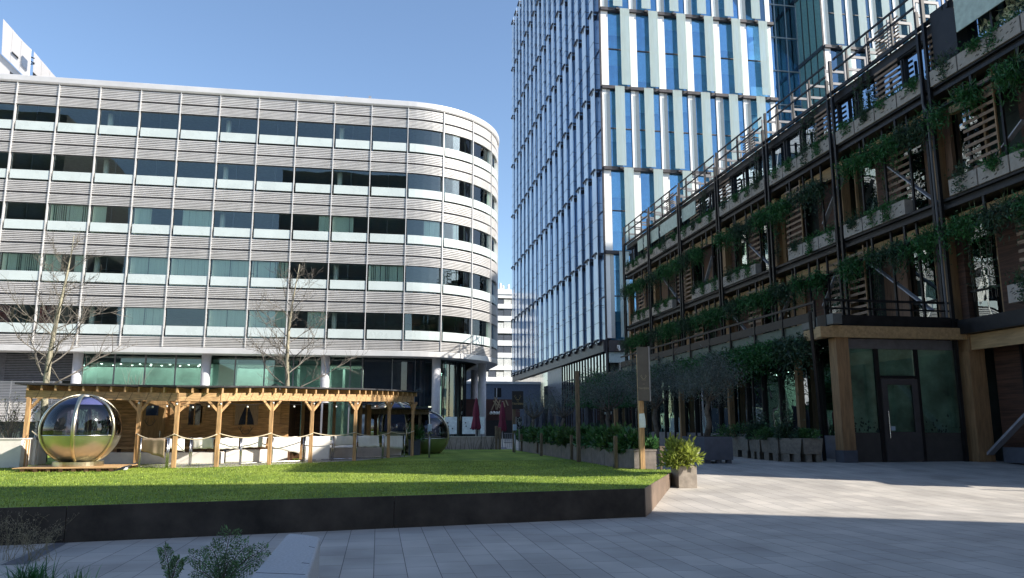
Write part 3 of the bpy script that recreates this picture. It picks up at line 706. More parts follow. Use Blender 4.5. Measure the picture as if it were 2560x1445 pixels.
# roof rail with grey looped bars
for i, y in enumerate(PY[:-1] + PYN[:1]):
    y0, y1 = y + .25, y + 5.75
    T(MB().box(FX - .12, FX - .06, y0, y1, 18.02, 18.1).box(FX - .12, FX - .06, y0, y1, 17.5, 17.58), 'roof_rail', STEELD)
    for f in (.27, .52, .77):
        T(MB().box(FX - .12, FX - .04, y + 6.15 * f - .04, y + 6.15 * f + .04, 16.6, 18.05), 'rail_post', STEELD)
    for f in (.04, .3, .54, .8):
        yy = y + 6.15 * f + .15
        T(MB().box(FX, FX + .08, yy, yy + .06, 16.7, 18.0).box(FX + .08, FX + 1.1, yy, yy + .06, 17.85, 17.97).box(FX + .08, FX + 1.1, yy, yy + .06, 17.25, 17.37).box(FX + 1.02, FX + 1.12, yy, yy + .06, 17.37, 17.85)
          .box(FX + .08, FX + .8, yy, yy + .06, 16.85, 16.95), 'looped_bracket', mat('bracket_grey', (.17, .17, .18), .5, .3))
    if i % 2 == 0:
        m_ = MB()
        for s_ in range(9): zz = 16.75 + s_ * .15; m_.bar((FX + .2, y + 1.6, zz), (FX + .2, y + 3.1, zz), .03, .06)
        T(m_, 'rail_louvre', SLAT)
# plant troughs
TR = []
def trough(y0, y1, z, xf=FX - .12, h=.62):
    m_ = MB().box(xf, xf + .42, y0 + .03, y1 - .03, z + .03, z + h)
    o = T(m_, 'plant_trough', PLCON, bevel=.01)
    d = MB()
    for q in range(11):
        yy = rng.uniform(y0 + .1, y1 - .2); zz = z + rng.uniform(.12, .5); w = .10
        d.bar((xf - .004, yy, zz + .02), (xf - .004, yy + w, zz - .012), .014, .022)
    d.build('cast_marks', mat('cast_shadow_pits', (.09, .08, .07), .9), o)['kind'] = 'stuff'
    TR.append(((y0 + y1) / 2, z + h, y1 - y0))
for y in PY[:-1] + PYN[:1]:
    for q in range(4): w = (6.15 - .5) / 4; trough(y + .3 + q * w, y + .3 + (q + 1) * w, 14.02)
for i, y in enumerate(PY[:-1] + PYN[:1]):
    if i == 6: s = y + 1.4
    else: s = y + (1.75 if i % 2 == 0 else .35)
    for q in range(3): trough(s + q * 1.38, s + (q + 1) * 1.38, 9.7)
for s in (18.3 + 2.1, 18.3 + .6): trough(s, s + 1.4, 5.5)
# terrace deck, fascia, ground floor front
KX = 15.0
T(MB().box(KX + .3, FX + 1.4, 24.9, 47.5, 4.95, 5.25), 'terrace_deck', STEELD)
T(MB().box(KX + .1, KX + .3, 25.1, 47.5, 4.85, 5.28), 'terrace_fascia', mat('green_grey_fascia', (.12, .15, .12), .7))
T(MB().box(KX + .0, FX - .2, 24.3, 24.85, 5.02, 5.42), 'canopy_fascia', STEELD)
T(MB().box(KX + .02, KX + .35, 23.9, 25.9, 5.05, 5.4), 'canopy_return', mat('zinc_return', (.10, .11, .11), .5))
T(MB().box(KX + .1, FX + .2, 24.1, 24.3, 4.62, 5.02), 'timber_beam', GLULH)
T(MB().box(KX - .35, KX + .1, 24.1, 24.4, 4.62, 4.98).box(KX - .1, KX + .1, 24.4, 25.6, 4.62, 4.98), 'timber_beam_end', GLULH)
T(MB().box(KX + .25, KX + .72, 24.2, 24.65, .85, 4.62), 'timber_column', GLULAM, bevel=.01)
T(MB().box(KX + .23, KX + .74, 24.18, 24.67, .45, .85), 'column_base', BLBOX)
T(MB().box(FX + .12, FX + .75, 24.0, 24.6, .45, 4.2), 'timber_column', GLULAM, bevel=.01)
T(MB().box(FX + .2, FX + .75, 24.0, 24.6, 4.2, 4.8), 'timber_column_head', GLULAM)
# railings of the terrace
for i in range(10):
    y = 25.0 + i * 2.25
    T(MB().box(KX - .02, KX + .06, y - .04, y + .04, 4.7, 6.0), 'terrace_rail_post', STEELD)
    T(MB().box(KX - .01, KX + .05, y, y + 2.25, 5.9, 5.98).box(KX, KX + .04, y + .06, y + 2.2, 5.30, 5.62), 'terrace_rail', STEELD)
T(MB().box(KX, FX - .2, 24.35, 24.41, 5.9, 5.98).box(KX, FX - .2, 24.35, 24.41, 5.62, 5.68), 'terrace_rail', STEELD)
for x in (KX + .02, KX + 1.7, KX + 3.3): T(MB().box(x, x + .06, 24.35, 24.41, 5.4, 5.9), 'terrace_rail_post', STEELD)
T(MB().tube([onz(2062, 1152, .45), ony(2024, 780, 24.6)], .07, 8), 'steel_prop', STEELD)
# kiosk front
KY = 24.4
T(MB().box(KX + .7, FX + .15, KY + .1, KY + .2, 4.28, 4.62), 'header_panel', STEELG)
T(MB().box(KX + .7, 16.9, KY + .1, KY + .2, .45, 1.42), 'plinth_panel', mat('charcoal_panel', (.06, .055, .05), .7)); T(MB().box(18.5, FX + .15, KY + .1, KY + .2, .45, 1.42), 'plinth_panel', mat('charcoal_panel', (.06, .055, .05), .7))
T(MB().box(KX + .7, 16.84, KY + .12, KY + .15, 1.42, 4.28), 'shop_window', G_DRK); T(MB().box(18.52, FX + .15, KY + .12, KY + .15, 1.42, 4.28), 'shop_window', G_DRK)
T(MB().box(17.0, 18.35, KY + .12, KY + .15, 3.36, 4.28), 'transom_window', G_DRK)
T(MB().box(16.84, 16.98, KY + .06, KY + .2, .45, 4.28).box(18.37, 18.5, KY + .06, KY + .2, .45, 4.28).box(16.98, 18.37, KY + .06, KY + .2, 3.28, 3.36), 'door_frame', STEELD)
dr = T(MB().box(16.99, 17.2, KY + .02, KY + .1, .47, 3.26).box(18.15, 18.36, KY + .02, KY + .1, .47, 3.26).box(17.2, 18.15, KY + .02, KY + .1, 3.05, 3.26).box(17.2, 18.15, KY + .02, KY + .1, .47, 1.45), 'door', mat('door_grey', (.06, .055, .055), .6))
MB().box(17.2, 18.15, KY + .05, KY + .07, 1.45, 3.05).build('door_glass', G_DRK, dr)
MB().tube([(17.12, KY - .05, 1.25), (17.12, KY - .05, 2.15)], .02, 8).tube([(17.12, KY - .05, 1.3), (17.12, KY + .03, 1.3)], .012, 6).tube([(17.12, KY - .05, 2.1), (17.12, KY + .03, 2.1)], .012, 6).build('door_handle', CHROME, dr)
MB().box(17.2, 17.36, KY + .0, KY + .02, 1.5, 1.64).build('door_sticker', mat('pale_blue_sticker', (.4, .5, .6), .4), dr)
T(MB().box(KX + .72, FX + .15, KY + .17, KY + .19, .45, 4.6), 'window_film', mat('dim_green_film', (.50, .58, .53), .8, var=.4, scale=.6))
# painted meadow decals low on the shop glass
dk = MB()
for q in range(60):
    x = rng.choice([rng.uniform(KX + .85, 16.8), rng.uniform(18.6, FX + .1)]); z = 1.45 + abs(rng.normal()) * .22; s_ = rng.uniform(.02, .06)
    dk.lathe((x, KY + .11, z), [(0, s_), (s_ * .7, 0), (0, -s_)], 5)
T(dk, 'meadow_decal', mat('dark_decal', (.015, .03, .025), .6))['kind'] = 'stuff'
# ground floor glass front running away
GX = 16.6
y = 26.0; i = 0
while y < 58:
    T(MB().box(GX, GX + .04, y + .05, y + 1.45, 1.3, 4.7), 'shopfront_window', G_TIM)
    T(MB().box(GX - .12, GX + .08, y - .05, y + .05, .45, 4.8), 'shopfront_mullion', STEELD); y += 1.5; i += 1
for y in (28.5, 34.7, 40.8, 47.0, 53): T(MB().box(GX - .4, GX - .15, y, y + .2, .45, 4.85), 'timber_column', GLULAM)
T(MB().box(GX - .05, GX + .1, 25.2, 58, .45, 1.3), 'shopfront_plinth', STEELG)
T(MB().box(GX + 3.5, GX + 3.7, 28, 58, .45, 4.9), 'inner_wall', mat('inner_pale_wall', (.42, .52, .49), .8, var=.5, scale=.5))
for y in (30.5, 36, 42, 47, 53): T(MB().box(KX + .3, KX + .38, y, y + .08, .45, 4.9), 'steel_prop', STEELD)
T(MB().box(KX + .4, GX + 4, 47.5, 58, 4.85, 5.25), 'terrace_deck', STEELD)
# near wall to the right of the kiosk
T(MB().box(21.1, 21.4, LOWY0, 24.0, .45, 4.8), 'slatted_wall', BRICK)
T(MB().box(20.7, 21.1, LOWY0, 23.6, .45, .95), 'concrete_kerb', BLBOX)
for q in range(6): T(MB().box(21.0, 21.1, 14.2 + q * 1.7, 14.28 + q * 1.7, .95, 4.8), 'wall_batten', STEELD)
T(MB().bar((20.55, 24.3, .5), (20.55, 20.3, 3.45), .08, .26, up=(1, 0, 0)), 'diagonal_brace', mat('brace_paint', (.30, .31, .35), .5))
# rainwater pipe on the corner
T(MB().tube([(FX - .3, 24.35, 5.4), (FX - .3, 24.35, 13.1), (FX - .32, 24.5, 13.4), (FX - .32, 24.5, 14.6)], .045, 8), 'downpipe', mat('pipe_grey', (.08, .082, .09), .6))

# ---- plants on the building
TR.sort(key=lambda t: (-t[1], -t[0]))
rows = {}
for (y, z, w) in TR: rows.setdefault(round(z), []).append((y, z, w))
rn = {15: 'top floor', 10: 'middle floor', 6: 'lower floor'}
for zr, L_ in rows.items():
    L_.sort(key=lambda t: -t[0])
    for i, (y, z, w) in enumerate(L_):
        n_ = 420; m_ = LF_D if (i * 7) % 3 else LF_H
        yy = y + rng.uniform(-w / 2, w / 2, n_); px = rng.uniform(FX - .18, FX + .3, n_)
        hh = np.abs(rng.normal(0, .14 if i % 3 else .22, n_)); pts = np.stack([px, yy, z - .02 + hh], 1)
        t_ = int(n_ * (.5 if i % 2 else .3)); c0 = y + rng.uniform(-w / 3, w / 3)
        pts[:t_, 0] = FX - .16 - rng.uniform(0, .1, t_); pts[:t_, 1] = c0 + rng.normal(0, .16, t_); pts[:t_, 2] = z + .05 - rng.uniform(0, 1, t_) ** 1.3 * rng.uniform(.3, .75)
        nm = rn[zr]
        t = empty('trailing_plant', (FX, y, z), 'dark green trailing plant in the %s trough, %s from the far end' % (nm, ORD[i]), 'plant', 'plants trailing over the facade troughs')
        leaf_mesh('foliage', pts, .13, .05, m_, t, spread=.8, up=.3)
        sp = MB()
        if i % 3 == 0:
            for q in range(5): a = (FX + .05, y + rng.uniform(-.3, .3), z - .05); sp.tube([a, (a[0] - .1, a[1] + .05, z + .3), (a[0] - .15 + rng.normal() * .05, a[1] + rng.normal() * .2, z + .55)], [.012, .008, .003], 5)
            sp.build('stem', LF_S, t)
        else: sp.tube([(FX, y - w * .4, z - .1), (FX - .12, y, z + .1), (FX - .05, y + w * .4, z - .1)], .012, 5).build('stem', BARKD, t)
strips = [(61.5, 56.4, 12.75), (54.9, 44.4, 12.75), (42.6, 31.7, 12.75), (29.9, 24.3, 12.95), (24.2, 16, 13.1), (61.6, 56.2, 8.5), (54.9, 49.3, 8.5), (49.2, 42.5, 8.5), (42.4, 32.4, 8.55), (30.2, 24.4, 8.6), (24.2, 17, 8.7)]
cnt = {}
for (ya, yb, z) in strips:
    nseg = max(1, round((ya - yb) / 2.0)); row = 'upper' if z > 10 else 'lower'
    for s in range(nseg):
        y1 = ya - (ya - yb) * s / nseg; y0 = ya - (ya - yb) * (s + 1) / nseg; ym = (y0 + y1) / 2
        i = cnt.get(row, 0); cnt[row] = i + 1
        t = empty('hanging_fern', (FX - .2, ym, z), 'bushy fern hanging under the %s facade floor edge, %s from far end' % (row, ORD[i]), 'plant', 'ferns hanging under the facade floors')
        n_ = int(1300 * (y1 - y0) / 2)
        cl = rng.uniform(y0, y1, 6); ci = rng.integers(0, 6, n_)
        pts = np.stack([FX - .25 + rng.normal(0, .2, n_), cl[ci] + rng.normal(0, .19, n_), z + .05 - rng.gamma(2, .17, n_) * (.6 + .7 * ((ci * 37) % 5) / 4) + rng.normal(0, .12, n_)], 1)
        leaf_mesh('foliage', pts, .20, .045, LF_D if (i % 3) else LF_H, t, spread=.6, droop=.9)
        # upright spiky rosettes on top
        c_ = np.repeat(np.stack([np.full(2, FX - .2), rng.uniform(y0, y1, 2), np.full(2, z + .05)], 1), 16, 0)
        leaf_mesh('spiky_rosette', c_, .42, .035, LF_S, t, spread=.5, up=.5)
        MB().box(FX - .15, FX + .1, y0 + .03, y1 - .03, z - .05, z + .0).build('hanging_trough', STEELD, t)
for s in range(11):
    y0 = 25.4 + s * 2.0; ym = y0 + 1
    t = empty('terrace_hanging_plant', (KX, ym, 4.9), 'dark bushy creeper hanging over the terrace edge, %s from the kiosk' % ORD[s], 'plant', 'creepers hanging over the terrace edge')
    n_ = 2300 if s < 6 else 1300; dp = .21 if s < 7 else .17
    pts = np.stack([KX - .1 + rng.normal(0, .2, n_), ym + rng.uniform(-1.1, 1.1, n_), 4.8 - rng.gamma(2, dp, n_) * rng.uniform(.5, 1.1) + rng.normal(0, .1, n_)], 1)
    leaf_mesh('foliage', pts, .16, .055, LF_D if s % 3 else LF_H, t, spread=.8, droop=.6)
    MB().tube([(KX + .1, ym - .9, 4.9), (KX - .1, ym, 4.5), (KX, ym + .9, 4.2)], .02, 5).build('stem', BARKD, t)
for i, (ya, yb, n_) in enumerate([(27.6, 29.6, 700), (32.2, 33.6, 500), (38, 39, 300), (44.9, 46.2, 300), (52, 53.4, 250)]):
    t = empty('climbing_vine', (FX + .1, ya, 14.6), 'thin climbing vine on the top floor glazing, %s from the kiosk end' % ORD[i], 'plant', 'vines climbing the top floor')
    st = rng.uniform(ya, yb, 6); ci = rng.integers(0, 6, n_)
    pts = np.stack([FX + .12 + rng.normal(0, .04, n_), st[ci] + rng.normal(0, .05, n_), rng.uniform(14.6, 16.5, n_)], 1)
    leaf_mesh('foliage', pts, .09, .06, LF_H, t); m_ = MB()
    for s_ in st: m_.tube([(FX + .12, s_, 14.5), (FX + .12, s_ + .06, 15.5), (FX + .12, s_ - .03, 16.5)], .008, 5)
    m_.build('stem', BARKD, t)
for i, (ya, z0_) in enumerate([(26.9, 10.3), (31.4, 6), (37.2, 10.3), (36.5, 10.3), (45, 6.0), (28.6, 6.0), (22.6, 6.2), (51.4, 10.3)]):
    t = empty('wall_creeper', (FX + .3, ya, z0_), 'sparse creeper climbing a dark facade wall panel, %s in order' % ORD[i], 'plant', 'creepers climbing the slatted panels')
    n_ = 420; st = rng.uniform(ya, ya + 1.2, 7); ci = rng.integers(0, 7, n_)
    leaf_mesh('foliage', np.stack([FX + .3 + rng.normal(0, .05, n_), st[ci] + rng.normal(0, .07, n_), z0_ + rng.uniform(0, 2.7, n_)], 1), .10, .06, LF_H, t)
    m_ = MB()
    for s_ in st: m_.tube([(FX + .3, s_, z0_ - .3), (FX + .3, s_ + .06, z0_ + 1.2), (FX + .3, s_ - .03, z0_ + 2.6)], .008, 5)
    m_.build('stem', BARKD, t)

# ------------------------------------------------------------------ buildings behind the camera (they cast the foreground shade and show in the glass)
def backbuilding(nm, label, x0, x1, y0, y1, h, col, storey=3.6, bay=3.0):
    r = empty(nm, (x0, y0, 0), label, 'building')
    MB().box(x0, x1, y0, y1, 0, h).build('wall', mat(nm + '_wall', col, .8, var=.1), r)
    m_ = MB(); z = 1.2
    while z < h - 2.2:
        x = x0 + .6
        while x < x1 - bay + .5: m_.box(x, x + bay - .8, y1 + .003, y1 + .05, z, z + storey - 1.3); x += bay
        z += storey
    m_.build('window_rows', mat('back_glass', (.02, .03, .04), .08, spec=.9), r)
    return r
backbuilding('brick_shop_block', 'brown brick block behind the camera to the right, shading the foreground paving', 14, 34, -25, .85, 23.7, (.24, .14, .10))
backbuilding('dark_office_block', 'tall dark office block far behind the camera on the left', -110, -62, -70, -30, 62, (.05, .055, .06))
backbuilding('grey_office_block', 'grey office block straight behind the camera', -26, 8, -110, -70, 66, (.10, .10, .11))
backbuilding('concrete_tower_block', 'tall concrete block to the right beyond the timber building, shading the foot of the tower', 66, 110, 40, 56, 56, (.3, .29, .27))
backbuilding('low_brown_block', 'low brown building behind the camera on the left', -60, -32, -50, -32, 14, (.16, .12, .10))

# ------------------------------------------------------------------ pergola
LZ = .5
PP = [Vector((-9.85, 24.5, LZ)), Vector((-6.72, 24.0, LZ)), onz(433, 1170, LZ), onz(540, 1168, LZ), onz(672, 1162, LZ), onz(775, 1157, LZ), onz(885, 1152, LZ), onz(970, 1145, LZ), onz(1030, 1140, LZ)]
BT = [ony(82, 996, PP[0].y).z] + [ony(u, v, p.y).z for (u, v), p in zip([(322, 1001), (433, 1003), (540, 1003), (672, 1001), (775, 1003), (885, 1003), (970, 1004), (1030, 1006)], PP[1:])]
pg = empty('timber_pergola', (-4, 24, LZ), 'long bent timber pergola with braced posts and a thin dark felt roof', 'pergola')
def Pg(mb, nm, m, **k): return mb.build(nm, m, pg, **k)
BH = .23
# outward (towards camera) and inward direction per vertex
def nrm(i):
    a = PP[max(i - 1, 0)]; b_ = PP[min(i + 1, len(PP) - 1)]; d = (b_ - a); d.z = 0; d.normalize(); return Vector((-d.y, d.x, 0)), d
for i, p in enumerate(PP):
    m = WOODV if i < 7 else WOODV
    lean = Vector((.0, 0, 0))
    Pg(MB().bar(p, (p.x, p.y, BT[i] + .02), .115, .115, up=(0, 1, 0)), 'post', m, bevel=.008)
    n_, d = nrm(i)
    if i == 0: d = (PP[1] - PP[0]); d.z = 0; d.normalize()
    for sgn in (-1, 1):
        if i == 0 and sgn < 0: continue
        dd = (PP[i + 1] - p) if (sgn > 0 and i < len(PP) - 1) else (p - PP[i - 1]) * 1.0
        dd = Vector((dd.x, dd.y, 0)).normalized() * (1 if sgn > 0 and i < len(PP) - 1 else -1 if sgn < 0 else 1)
        a = Vector((p.x, p.y, BT[i] - .31)) + dd * .02; b_ = Vector((p.x, p.y, BT[i] + .0)) + dd * .31
        Pg(MB().bar(a, b_, .06, .068), 'brace', m)
for i in range(len(PP) - 1):
    a = PP[i].copy(); b_ = PP[i + 1].copy(); a.z = BT[i] + BH / 2; b_.z = BT[i + 1] + BH / 2; d = (b_ - a).normalized()
    if i == 0: a = a - d * .1
    Pg(MB().bar(a, b_ - d * .003, .075, BH), 'beam', WOODH)
# back posts and beam
BK = []
for i, p in enumerate(PP):
    n_, d = nrm(i); BK.append(p + n_ * (2.3 if i > 4 else 2.6))
for i in (5, 6, 7, 8):
    b_ = BK[i]; Pg(MB().bar((b_.x, b_.y, LZ), (b_.x, b_.y, BT[i] + .05), .11, .11, up=(0, 1, 0)), 'post', WOODV); 
    if i > 5:
        q = BK[i - 1]; Pg(MB().bar((q.x, q.y, BT[i - 1] + BH / 2), (b_.x, b_.y, BT[i] + BH / 2), .06, .18), 'beam', WOODH)
# rafters (ends stick out past the beam) and roof
nr = 0; rowf = []; 
for i in range(len(PP) - 1):
    a, b_ = PP[i], PP[i + 1]; L_ = (b_ - a).length; n1, _ = nrm(i); n2, _ = nrm(i + 1); cnt_ = max(2, round(L_ / .42))
    for k in range(cnt_ + (1 if i == len(PP) - 2 else 0)):
        t = k / cnt_; p = a.lerp(b_, t); n_ = n1.lerp(n2, t).normalized(); z = BT[i] * (1 - t) + BT[i + 1] * t + BH + .075
        f = p - n_ * .15; bk = p + n_ * 2.7
        Pg(MB().bar((f.x, f.y, z), (bk.x, bk.y, z - .02), .05, .145), 'rafter', WOODH)
fr, bk = [], []
for i, p in enumerate(PP):
    n_, d = nrm(i); e = Vector((0, 0, 0))
    if i == 0: e = -Vector((.985, -.16, 0)) * .35
    if i == len(PP) - 1: e = Vector((.41, .91, 0)) * .5
    z = BT[i] + BH + .155
    q = p - n_ * .18 + e; fr.append((q.x, q.y, z)); q = p + n_ * 2.9 + e; bk.append((q.x, q.y, z + .02))
m_ = MB(); n_ = len(fr); vs = fr + bk + [(x, y, z + .035) for x, y, z in fr] + [(x, y, z + .035) for x, y, z in bk]
fs = []
for i in range(n_ - 1): fs += [(i, n_ + i, n_ + i + 1, i + 1), (2 * n_ + i, 2 * n_ + i + 1, 3 * n_ + i + 1, 3 * n_ + i), (i, i + 1, 2 * n_ + i + 1, 2 * n_ + i), (n_ + i, 3 * n_ + i, 3 * n_ + i + 1, n_ + i + 1)]
fs += [(0, 2 * n_, 3 * n_, n_), (n_ - 1, 2 * n_ - 1, 4 * n_ - 1, 3 * n_ - 1)]
Pg(MB().add(vs, fs), 'roof', FELT)
fl = MB()
for i in range(n_ - 1): fl.bar((fr[i][0], fr[i][1], fr[i][2] + .03), (fr[i + 1][0], fr[i + 1][1], fr[i + 1][2] + .03), .035, .05)
Pg(fl, 'felt_edge', FELT)
Pg(MB().tube([ony(u, v, 24.9) for u, v in [(678, 972), (681, 963), (690, 961), (698, 966), (700, 975)]], .02, 6), 'cable_loop', STEELD)
# floor of pale gravel under the pergola
fpoly = [(p.x, p.y) for p in [PP[0] + Vector((-.4, 0, 0))] + PP[1:]] + [(b_.x, b_.y) for b_ in BK[::-1]]
struct(MB().prism(fpoly, .44, .506).build('gravel_floor', mat('pale_gravel', (.42, .40, .37), .9, var=.3, scale=30, bump=.6, bscale=60)))
# string lights
sl_ = empty('string_lights', (PP[3].x, PP[3].y, 2.3), 'festoon cable with small round white bulbs hung along the pergola beam', 'string lights')
cb_ = MB(); bulbs = []
for i in range(1, len(PP) - 1):
    n_, _ = nrm(i); a = PP[i] - n_ * .07; b_ = PP[i + 1] - n_ * .07; pts = []
    for k in range(9):
        t = k / 8; p = a.lerp(b_, t); p.z = BT[i] * (1 - t) + BT[i + 1] * t - .02 - .1 * math.sin(math.pi * t); pts.append(p)
    cb_.tube(pts, .006, 5)
    for t in ((.12, .62) if i > 2 else (.1, .45, .8)):
        p = pts[int(t * 8)]; bulbs.append(p)
for i in range(0, len(PP) - 1):  # cable wrapped round the beam
    a, b_ = PP[i], PP[i + 1]; L_ = (b_ - a).length; n_, _ = nrm(i)
    for k in range(int(L_ / .38)):
        t = (k + .5) / (L_ / .38); p = a.lerp(b_, t) - n_ * .042; q = a.lerp(b_, min(1, t + .1 / L_)) - n_ * .042; z = BT[i] * (1 - t) + BT[i + 1] * t
        cb_.tube([(p.x, p.y, z), (q.x, q.y, z + BH)], .004, 4)
cb_.build('cable', STEELD, sl_)['kind'] = 'stuff'
for p in bulbs:
    b_ = MB().lathe((p.x, p.y, p.z - .06), [(0, .03), (.022, .022), (.03, 0), (.022, -.022), (0, -.03)], 10).build('bulb', BULB, sl_, smooth=True)
    MB().tube([(p.x, p.y, p.z), (p.x, p.y, p.z - .035)], .012, 6).build('lamp_socket', BLACKB, b_)

# ropes between the posts
for i in range(1, len(PP) - 1):
    a, b_ = PP[i], PP[i + 1]; n_, _ = nrm(i); pts = []
    for k in range(15):
        t = k / 14; p = a.lerp(b_, t) - n_ * .07; p.z = 1.43 + (.03 * math.sin(i * 3)) - (.17 - .012 * i) * math.sin(math.pi * t) ** .9; pts.append(p)
    tag(MB().tube(pts, .015, 8).build('barrier_rope', ROPE, loc=tuple(a), smooth=True), 'cream rope sagging between the %s and %s pergola posts from the left' % (ORD[i], ORD[i + 1]), 'rope', 'ropes slung between the pergola posts')
p = ony(80, 1078, 24.4); q = ony(101, 1091, 23.9)
tag(MB().tube([p, p.lerp(q, .5) - Vector((0, 0, .03)), q], .014, 6).build('barrier_rope', ROPE, loc=tuple(p)), 'short rope running from the leftmost pergola post behind the big pod', 'rope', 'ropes slung between the pergola posts')
# chrome fence frames and canvas
fu = [(345, 412), (416, 470), (474, 536), (544, 597), (600, 668), (678, 755), (760, 828), (832, 884), (890, 955), (958, 1011)]
fv = {345: 1170, 412: 1171, 416: 1171, 470: 1168, 474: 1168, 536: 1168, 544: 1167, 597: 1164, 600: 1164, 668: 1161, 678: 1160, 755: 1157, 760: 1156, 828: 1153, 832: 1152, 884: 1151, 890: 1150, 955: 1147, 958: 1146, 1011: 1142}
cl = [(1, .34, .2), (.78, .28, .1), (.95, .30, 0), (1, .32, 0), (1, .30, 0), (1, .34, .18), (1, .80, 0), (1, .33, -.05), (.92, .38, .02), (.98, .42, .12)]
cm = [mat('tan_canvas', (.40, .30, .20), .9), CLOTH, CLOTH, CLOTH, CLOTH, CLOTH, CLOTH, CLOTH, CLOTH, CLOTH]
for j, (u0, u1) in enumerate(fu):
    a = onz(u0, fv[u0], LZ); b_ = onz(u1, fv[u1], LZ); off = Vector((0, .10, 0)); a += off; b_ += off
    f = empty('fence_panel', tuple(a), 'stainless fence frame at the pergola edge, %s from the left' % ORD[j], 'fence', 'stainless fence frames along the pergola')
    for e in (a, b_): MB().tube([e, (e.x, e.y, 1.33)], .019, 10).build('post', CHROME, f, smooth=True)
    d = b_ - a
    MB().tube([(a.x, a.y, 1.30), (b_.x, b_.y, 1.30)], .014, 8).build('top_rail', CHROME, f); MB().tube([(a.x, a.y, .56), (b_.x, b_.y, .56)], .014, 8).build('bottom_rail', CHROME, f)
    w_, h_, sk_ = cl[j]
    m_ = MB(); nx = 14; a2 = a + d * (.06); L2 = d * (.88 * w_); base = 0
    for yy_ in range(7):
        for xx in range(nx + 1):
            t = xx / nx; s_ = yy_ / 6; p = a2 + L2 * t
            bot = h_ + sk_ * t
            wob = .02 * math.sin(t * 9 + j) * s_ + .012 * math.sin(t * 21 + j * 2) * s_
            m_.v.append((p.x - .02 + .03 * s_ * (math.sin(j)), p.y - .03 + wob, 1.315 - bot * s_ - .008 * math.sin(t * 14)))
    for yy_ in range(6):
        for xx in range(nx): q = yy_ * (nx + 1) + xx; m_.f.append((q, q + 1, q + nx + 2, q + nx + 1))
    o = m_.build('canvas_sheet', cm[j], loc=tuple(a), smooth=True); so_ = o.modifiers.new('s', 'SOLIDIFY'); so_.thickness = .006
    tag(o, '%s canvas draped over the fence rail under the pergola, %s from the left' % ('tan' if j == 0 else 'white', ORD[j]), 'canvas', 'canvas sheets draped over the fence')
# low white benches behind the fence
for j, (u0, u1, y, z1, h_) in enumerate([(240, 552, 25.7, .86, .36), (556, 712, 26.6, .90, .40), (800, 1000, 29.8, .86, .36)]):
    a = ony(u0, 1140, y); b_ = ony(u1, 1140, y + (.6 if j else 0)); wm = WHITES if j < 2 else STONE
    f = empty('low_bench', (a.x, a.y, .5), ['long low white bench wall behind the left pergola fence', 'white box bench beside the hut corner under the pergola', 'grey bench wall under the shaded right end of the pergola'][j], 'bench')
    MB().bar((a.x, a.y + .3, z1 - h_ / 2), (b_.x, b_.y + .3, z1 - h_ / 2), .55, h_).build('body', wm, f, bevel=.02)
    MB().bar((a.x + .3, a.y + .3, z1 + .13), (b_.x, b_.y + .3, z1 + .13), .35, .04).build('seat', WOODH, f)
    for t in (.15, .5, .85): p = a.lerp(b_, t); MB().box(p.x - .03, p.x + .03, p.y + .2, p.y + .4, z1 - .002, z1 + .11).build('leg', WOODD, f)
# ------------------------------------------------------------------ cabin under the pergola
hc = empty('log_cabin', (-6, 27.3, .5), 'small timber cabin with curtained window and shutters under the pergola', 'cabin')
def Hc(mb, nm, m, p=None, **k): return mb.build(nm, m, p or hc, **k)
hy = 27.3
X0, X1 = -8.6, ony(722, 1050, hy).x
sd_ = MB()
for q in range(17): z = .52 + q * .128; sd_.add([(X0, hy, z), (X1, hy, z), (X1, hy - .022, z + .01), (X0, hy - .022, z + .01), (X0, hy, z + .126), (X1, hy, z + .126)], [(0, 1, 2, 3), (3, 2, 5, 4)])
Hc(sd_, 'front_siding', WOODS); Hc(MB().box(X0, X1, hy + .001, hy + .06, .5, 2.72), 'front_wall', WOODS)
Hc(MB().box(X1 - .05, X1 + .0, hy + .07, hy + 3.4, .5, 2.72), 'side_wall', WOODD); Hc(MB().box(X0, X0 + .05, hy + .07, hy + 3.4, .5, 2.72), 'side_wall', WOODD); Hc(MB().box(X0, X1, hy + 3.4, hy + 3.45, .5, 2.72), 'back_wall', WOODD)
Hc(MB().box(X0 - .2, X1 + .15, hy - .2, hy + 3.6, 2.73, 2.79), 'roof', FELT)
def cwin(u0, v0, u1, v1, curtains, nm='window'):
    a = ony(u0, v0, hy); b_ = ony(u1, v1, hy); x0, x1, z1, z0 = a.x, b_.x, a.z, b_.z
    f = Hc(MB().box(x0 - .06, x0, hy - .06, hy - .025, z0 - .05, z1 + .05).box(x1, x1 + .06, hy - .06, hy - .025, z0 - .05, z1 + .05).box(x0, x1, hy - .06, hy - .025, z1, z1 + .05).box(x0 - .1, x1 + .1, hy - .08, hy - .025, z0 - .06, z0), nm, WOODS)
    MB().box(x0, x1, hy - .035, hy - .028, z0, z1).build('pane', mat('cabin_pane', (.012, .016, .028), .06, spec=.9), f)
    xm = (x0 + x1) / 2; MB().box(xm - .02, xm + .02, hy - .06, hy - .037, z0, z1).build('glazing_bar', WOODS, f)
    if curtains:
        for s_ in (-1, 1):
            xs_ = x0 if s_ < 0 else x1; w_ = (x1 - x0) / 2; m_ = MB(); nn = 12
            for q in range(nn + 1):
                t = q / nn; ww = w_ * (1 - .62 * min(1, t * 1.25) ** .8) if t < .8 else w_ * (.38 - (t - .8) * .2); z = z1 - (z1 - z0) * t
                m_.v += [(xs_, hy - .048, z), (xs_ - s_ * ww, hy - .052, z)]
            for q in range(nn): m_.f.append((2 * q, 2 * q + 1, 2 * q + 3, 2 * q + 2))
            m_.build('curtain', mat('brown_curtain', (.34, .24, .17), .9, var=.2, scale=9, stretch=(5, 1, 1)), f)
    return x0, x1, z0, z1
